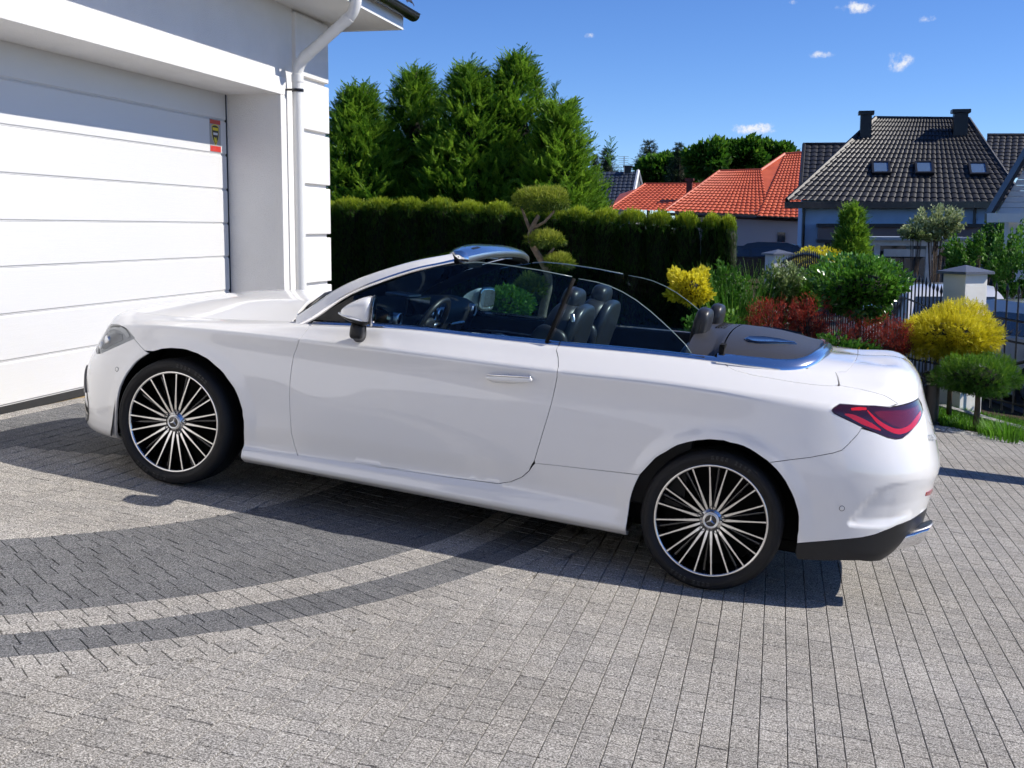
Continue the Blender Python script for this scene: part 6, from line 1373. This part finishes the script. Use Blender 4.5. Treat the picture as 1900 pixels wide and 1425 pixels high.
# white gabled neighbour at the right edge
wg = empty("white_gable_house", tuple(at(1990, 420, 27)*np.array([1, 1, 0])+np.array([0, 0, -1]))); tag(wg, "white house with dark verge and boarded soffit cut by the right edge", "house")
G3 = lambda px, py, dy=0: at(px, py, 27+dy); WWALL = simple("white_neighbour_render", (.72, .72, .72), .8)
va, vb = G3(1838, 408), G3(1960, 205); nrm = np.array([0, .8, .0])
MB().add(local(wg, [va, vb, vb+nrm, va+nrm, va+np.array([0, 0, .14]), vb+np.array([0, 0, .16]), vb+nrm+np.array([0, 0, .16]), va+nrm+np.array([0, 0, .14])]), [(0, 1, 5, 4), (4, 5, 6, 7), (1, 2, 6, 5), (2, 3, 7, 6), (3, 0, 4, 7), (0, 3, 2, 1)]).build("roof", DKT, wg)
SFW = simple("soffit_white", (.75, .75, .72), .6); zs_ = np.linspace(va[2]+.02, vb[2]-.1, 19); xr = lambda z: va[0]+(vb[0]-va[0])*(z-va[2])/(vb[2]-va[2])
for z0_, z1_ in zip(zs_[:-1], zs_[1:]):
    MB().prism([tuple(np.array((x, z))-np.array(wg.location)[[0, 2]]) for x, z in ((xr(z0_)+.10, z0_+.008), (vb[0]+3, z0_+.008), (vb[0]+3, z1_), (xr(z1_)+.10, z1_))], .30, .34, 1).build("gable_board", SFW, wg)
wallbox("wall", (G3(1879, 400)[0], 27.4, -1), (G3(1879, 400)[0]+6, 27.9, va[2]), WWALL, wg)
wallbox("eave_band", (G3(1836, 410)[0], 26.9, G3(1836, 408)[2]-.05), (G3(1900, 400)[0], 27.35, G3(1836, 400)[2]+.05), bpy.data.materials["soffit_white"], wg)
# carport between the houses
cp = empty("white_carport", (*at(1700, 480, 33)[:2], -1.0)); tag(cp, "white timber carport with flat roof in front of the dark-roofed house", "carport"); C3 = lambda px, py, dy=0: at(px, py, 33+dy)
WTM = simple("white_timber", (.62, .62, .60), .7, noise=(6, .12))
a, b = C3(1612, 447), C3(1795, 455); wallbox("roof_beam", (a[0], 32.9, b[2]-.02), (b[0], 33.15, a[2]+.02), WTM, cp); wallbox("roof_sheet", (a[0]-.1, 32.8, a[2]+.02), (b[0]+.1, 37, a[2]+.10), simple("carport_sheet", (.35, .40, .45), .5), cp)
wallbox("cross_beam", (C3(1640, 470)[0], 33.0, C3(1640, 470)[2]-.08), (C3(1720, 470)[0], 33.12, C3(1640, 462)[2]), WTM, cp)
for px in (1626, 1722, 1785): q = C3(px, 500); wallbox("post", (q[0]-.07, 32.95, -1.0), (q[0]+.07, 33.1, b[2]-.02), WTM, cp)
for px, s in ((1722, 1), (1785, -1)): q = C3(px, 478); MB().tube(local(cp, [(q[0], 33.0, q[2]-.10), (q[0]+s*.42, 33.0, b[2])]), .05, 4).build("brace", WTM, cp)
# parked cars
CARC = {}
def small_car(name, label, p, rz, L, Wd, H, paint, van=False, plate=False):
    root = empty(name, p, rz); tag(root, label, "van" if van else "car"); hw = Wd/2
    low = [(-L/2, .35), (-L/2+.02, .20), (L/2-.02, .20), (L/2, .38), (L/2-.02, .70), (L/2-.25 if not van else L/2-.05, .86), (L/2-.95 if not van else L/2-.6, .96), (-L/2+.12, .98), (-L/2+.02, .75)]
    mt = CARC.setdefault(paint, simple("car_paint_"+str(len(CARC)), paint, .28, .2, 1.0))
    G = []
    for y, k in ((-hw+.02, .985), (-hw, 1.0), (hw, 1.0), (hw-.02, .985)): G.append([(x*k, y, .2+(z-.2)*k) for x, z in low])
    b = MB().grid(np.array(G), close_v=True); n = len(low); b.add(np.array(G[0]), [tuple(range(n))]); b.add(np.array(G[-1]), [tuple(range(n))[::-1]]); b.build("body", mt, root, bevel=.05)
    if van: cab = [(L/2-.62, .94), (L/2-1.25, H-.12), (L/2-1.6, H-.02), (-L/2+.25, H), (-L/2+.10, H-.15), (-L/2+.06, .94)]
    else: cab = [(L/2-1.15, .94), (L/2-1.95, H-.06), (L/2-2.35, H), (-L/2+.95, H-.02), (-L/2+.55, H-.14), (-L/2+.12, .95)]
    k = .80 if not van else .90; G = [[(x, -hw*.96, z) if z < .97 else (x*.985, -hw*k, z) for x, z in cab], [(x, hw*.96, z) if z < .97 else (x*.985, hw*k, z) for x, z in cab]]
    c = MB().grid(np.array(G), close_v=True); m_ = len(cab); c.add(np.array(G[0]), [tuple(range(m_))]); c.add(np.array(G[1]), [tuple(range(m_))[::-1]]); cb_ = c.build("cabin", mt, root, bevel=.04)
    for s in (-1, 1):
        for x0, x1 in (((L/2-1.45, .1), (.02, -L/2+.75)) if not van else ((L/2-1.15, L/2-1.9), (L/2-2.0, -.1), (-.2, -L/2+.4))):
            z0, z1 = 1.0, H-.16; y0 = s*(hw*.955+.012); y1 = s*(hw*k+.03); MB().add([(x0, y0, z0), (x1, y0, z0), (x1+.0, y1, z1), (x0-.45*(x0 > L/4), y1, z1)], [(0, 1, 2, 3)]).build("side_window", GLS, cb_)
    MB().add([(-L/2+.115, -hw*.82, 1.0), (-L/2+.115, hw*.82, 1.0), (-L/2+(.56 if not van else .10)-.02, hw*k*.85, H-.16), (-L/2+(.56 if not van else .10)-.02, -hw*k*.85, H-.16)], [(0, 1, 2, 3)]).build("rear_window", GLS, cb_)
    xf0, xf1 = (L/2-1.17, L/2-1.93) if not van else (L/2-.64, L/2-1.22); MB().add([(xf0+.02, -hw*.84, .99), (xf0+.02, hw*.84, .99), (xf1+.05, hw*k*.9, H-.13), (xf1+.05, -hw*k*.9, H-.13)], [(0, 1, 2, 3)]).build("windscreen", GLS, cb_)
    for x in (-L/2+.78, L/2-.82):
        for s in (-1, 1):
            w = MB().lathe([(.20, -.10), (.31, -.10), (.32, -.06), (.32, .06), (.31, .10), (.20, .10)], 20, Matrix.Translation((x, s*(hw-.09), .32))).build("wheel", CM['rubber'], root, True, sharp=50); MB().lathe([(.20, -.085), (.03, -.10), (0, -.10)], 16, Matrix.Translation((x, s*(hw-.09), .32)) @ (Matrix.Identity(4) if s < 0 else Matrix.Rotation(math.pi, 4, 'Z'))).build("hub", CM['satin'], w)
    for s in (-1, 1):
        MB().box((-L/2-.012, s*hw*.62-.16, .66), (-L/2+.05, s*hw*.62+.16, .84)).build("tail_light", CM['red'], root, bevel=.02); MB().box((L/2-.10, s*hw*.66-.16, .58), (L/2+.005, s*hw*.66+.16, .72)).build("headlight", CM['lens'], root, bevel=.02)
    if plate:
        pl = MB().box((-L/2-.035, -.26, .48), (-L/2-.015, .26, .60)).build("number_plate", simple("plate_white", (.75, .75, .74), .4), root); MB().box((-L/2-.037, -.258, .482), (-L/2-.0345, -.215, .598)).build("plate_band", simple("plate_blue", (.02, .06, .35), .4), pl)
        for k, (a0, a1) in enumerate(((-.17, -.13), (-.11, -.07), (-.04, 0), (.03, .07), (.10, .14), (.17, .21))): MB().box((-L/2-.037, a0, .50), (-L/2-.0345, a1, .58)).build("plate_mark", simple("plate_black", (.01, .01, .01), .5) if k == 0 else bpy.data.materials["plate_black"], pl)
    return root
g_ = lambda p: (float(p[0]), float(p[1]), gz(p[0], p[1])-.03)
small_car("parked_car", "silver car with number plate behind the railing at the right edge", g_(at(1898, 600, 19.0)), math.radians(118), 4.2, 1.75, 1.46, (.58, .60, .62), plate=True)
small_car("parked_car", "white car with dark windows parked behind the nearer gate pillar", g_(at(1715, 600, 21.5)), math.radians(100), 4.2, 1.76, 1.48, (.74, .75, .77))
small_car("parked_van", "black van parked under the white carport", g_(at(1668, 520, 34.5)), math.radians(8), 4.9, 1.9, 1.9, (.012, .013, .015), van=True)
small_car("parked_car", "dark car parked beyond the farther gate pillar by the pale wall", g_(at(1398, 470, 46)), math.radians(178), 4.3, 1.78, 1.5, (.02, .022, .025))
# planting beyond the fence
thuja_tree("cone_conifer", "slender conical green conifer in front of the dark-roofed house", 1580, 372, 30.0, 76, 31, 230, 1.2, .50)
globe("yellow_hedge_shrub", "rounded yellow-green shrub behind the arched gate", "shrub", at(1512, 500, 27.0), (.62, .5, .42), GOLD, 3200, .07, seed=33, mean=.35)
loose("flowering_tree", "small tree with creamy white leaf tips above the carport", at(1738, 415, 31.0), (.66, .6, .46), VARI, 5200, .085, LEAF, 34, "tree", mean=.62, clump=40)
loose("flowering_tree", "spreading pale-tipped branch of foliage beside the creamy tree", at(1700, 433, 30.6), (.40, .4, .16), VARI, 1800, .08, LEAF, 35, "shrub", mean=.55, clump=16)
loose("leafy_shrub", "green shrub behind the nearer gate pillar under the carport end", at(1820, 480, 26.0), (.75, .6, .50), GREEN, 4200, .085, LEAF, 36, mean=.45)
loose("leafy_shrub", "dark green shrub at the right edge above the silver car", at(1885, 490, 22.0), (.45, .6, .75), GREEN, 4200, .075, LEAF, 37, mean=.40)
loose("leafy_shrub", "tall dark green shrub against the wall of the dark-roofed house", at(1852, 440, 40.0), (.55, .5, .85), GREEN, 2600, .11, LEAF, 38, mean=.25)
# far conifers
def conifer(label, px, py, pb, Y, wpx, seed, name="far_conifer"):
    r = np.random.default_rng(seed); top = at(px, py, Y); bot = at(px, pb, Y)[2]; H = top[2]-bot; Wd = wpx/2305.5*Y/2; root = empty(name, (top[0], Y, bot)); tag(root, label, "tree", "far conifers on the skyline")
    MB().tube([(0, 0, -3), (0, 0, H*.98)], [.22, .02], 6).build("trunk", BARK, root); MB().lathe([(Wd*.55, H*.02), (Wd*.42, H*.45), (.02, H*.92)], 10, Zm(0)).build("inner_core", CORE, root); pos, xd, sc, tone = [], [], [], []; nl = 26
    for i in range(nl):
        f = i/nl; nb_ = int(10+10*(1-f)); R = Wd*(1-f)**.75*r.uniform(.75, 1.2)+.08*Wd
        for a in r.uniform(0, 6.283, nb_):
            Lb = R*r.uniform(.6, 1.1); m = 7; t = np.linspace(.2, 1, m); d = np.array([math.cos(a), math.sin(a), 0]); c = np.array([0, 0, H*(f+.02)])+d*(t*Lb)[:, None]+np.array([0, 0, 1])*(-.18*t*Lb+.22*t*t*Lb)[:, None]
            pos.append(c); xd.append(np.tile(d, (m, 1))+r.normal(0, .65, (m, 3))+np.array([0, 0, .45])); sc.append(np.full(m, .085*H*(1-.5*f))*r.uniform(.7, 1.3, m)); tone.append(.35+.3*t+r.normal(0, .15, m))
    fol("foliage", SPRAY_S, np.concatenate(pos), np.concatenate(xd), np.concatenate(sc), np.concatenate(tone), FARTREE, root); return root
for i, (px, py, w, lab) in enumerate(((1104, 292, 30, "tip of a far conifer just right of the tall thujas"), (1127, 270, 44, "small far spruce standing above the navy roof"), (1205, 262, 62, "dark far spruce, tallest of the pair right of the antenna"), (1232, 275, 50, "dark far spruce leaning on the tallest one of the skyline"), (1259, 268, 44, "slim grey-green far spruce above the lower red roof"), (1290, 280, 60, "dark bushy far conifer over the left end of the red roof"), (1329, 258, 52, "far conifer with a pointed tip above the red roof ridge"), (1360, 264, 54, "far conifer with lighter top in the middle of the skyline group"), (1390, 262, 50, "far conifer next to the last tall one over the red roof"), (1420, 266, 50, "last tall far conifer left of the dark roofed house"), (1462, 272, 30, "low far conifer tip touching the dark roofed house"))):
    conifer(lab, px, py+(-4, 6, 0, 9, -2, 4)[i % 6], 385, 112+9*(i % 4), w*(1.5, 1.9, 1.7, 2.1)[i % 4], 60+i)
for i, (px, py, hw_, hh_, lab) in enumerate(((1312, 300, 34, 26, "rounded far tree crown between the conifers over the red roof"), (1375, 292, 36, 30, "broad far tree crown behind the middle of the red roof"), (1437, 296, 34, 28, "rounded far tree crown beside the dark roofed house"), (1225, 318, 38, 26, "low rounded far tree behind the small red roof"), (1270, 322, 30, 22, "small far tree crown just above the red chimney"))):
    Yf = 108.0+3*i; k_ = Yf/2305.5; globe("far_tree", lab, "tree", at(px, py, Yf), (hw_*k_, hw_*k_*.8, hh_*k_), THUJA, 2600, .55, LEAF, seed=90+i, lump=.3, mean=.30, group="far trees on the skyline", stem=(.15, .0))
pillar("white gate pillar standing just off the right edge, casting the long shadow", 2060, 522, 800, 11.0, .40, math.radians(10))
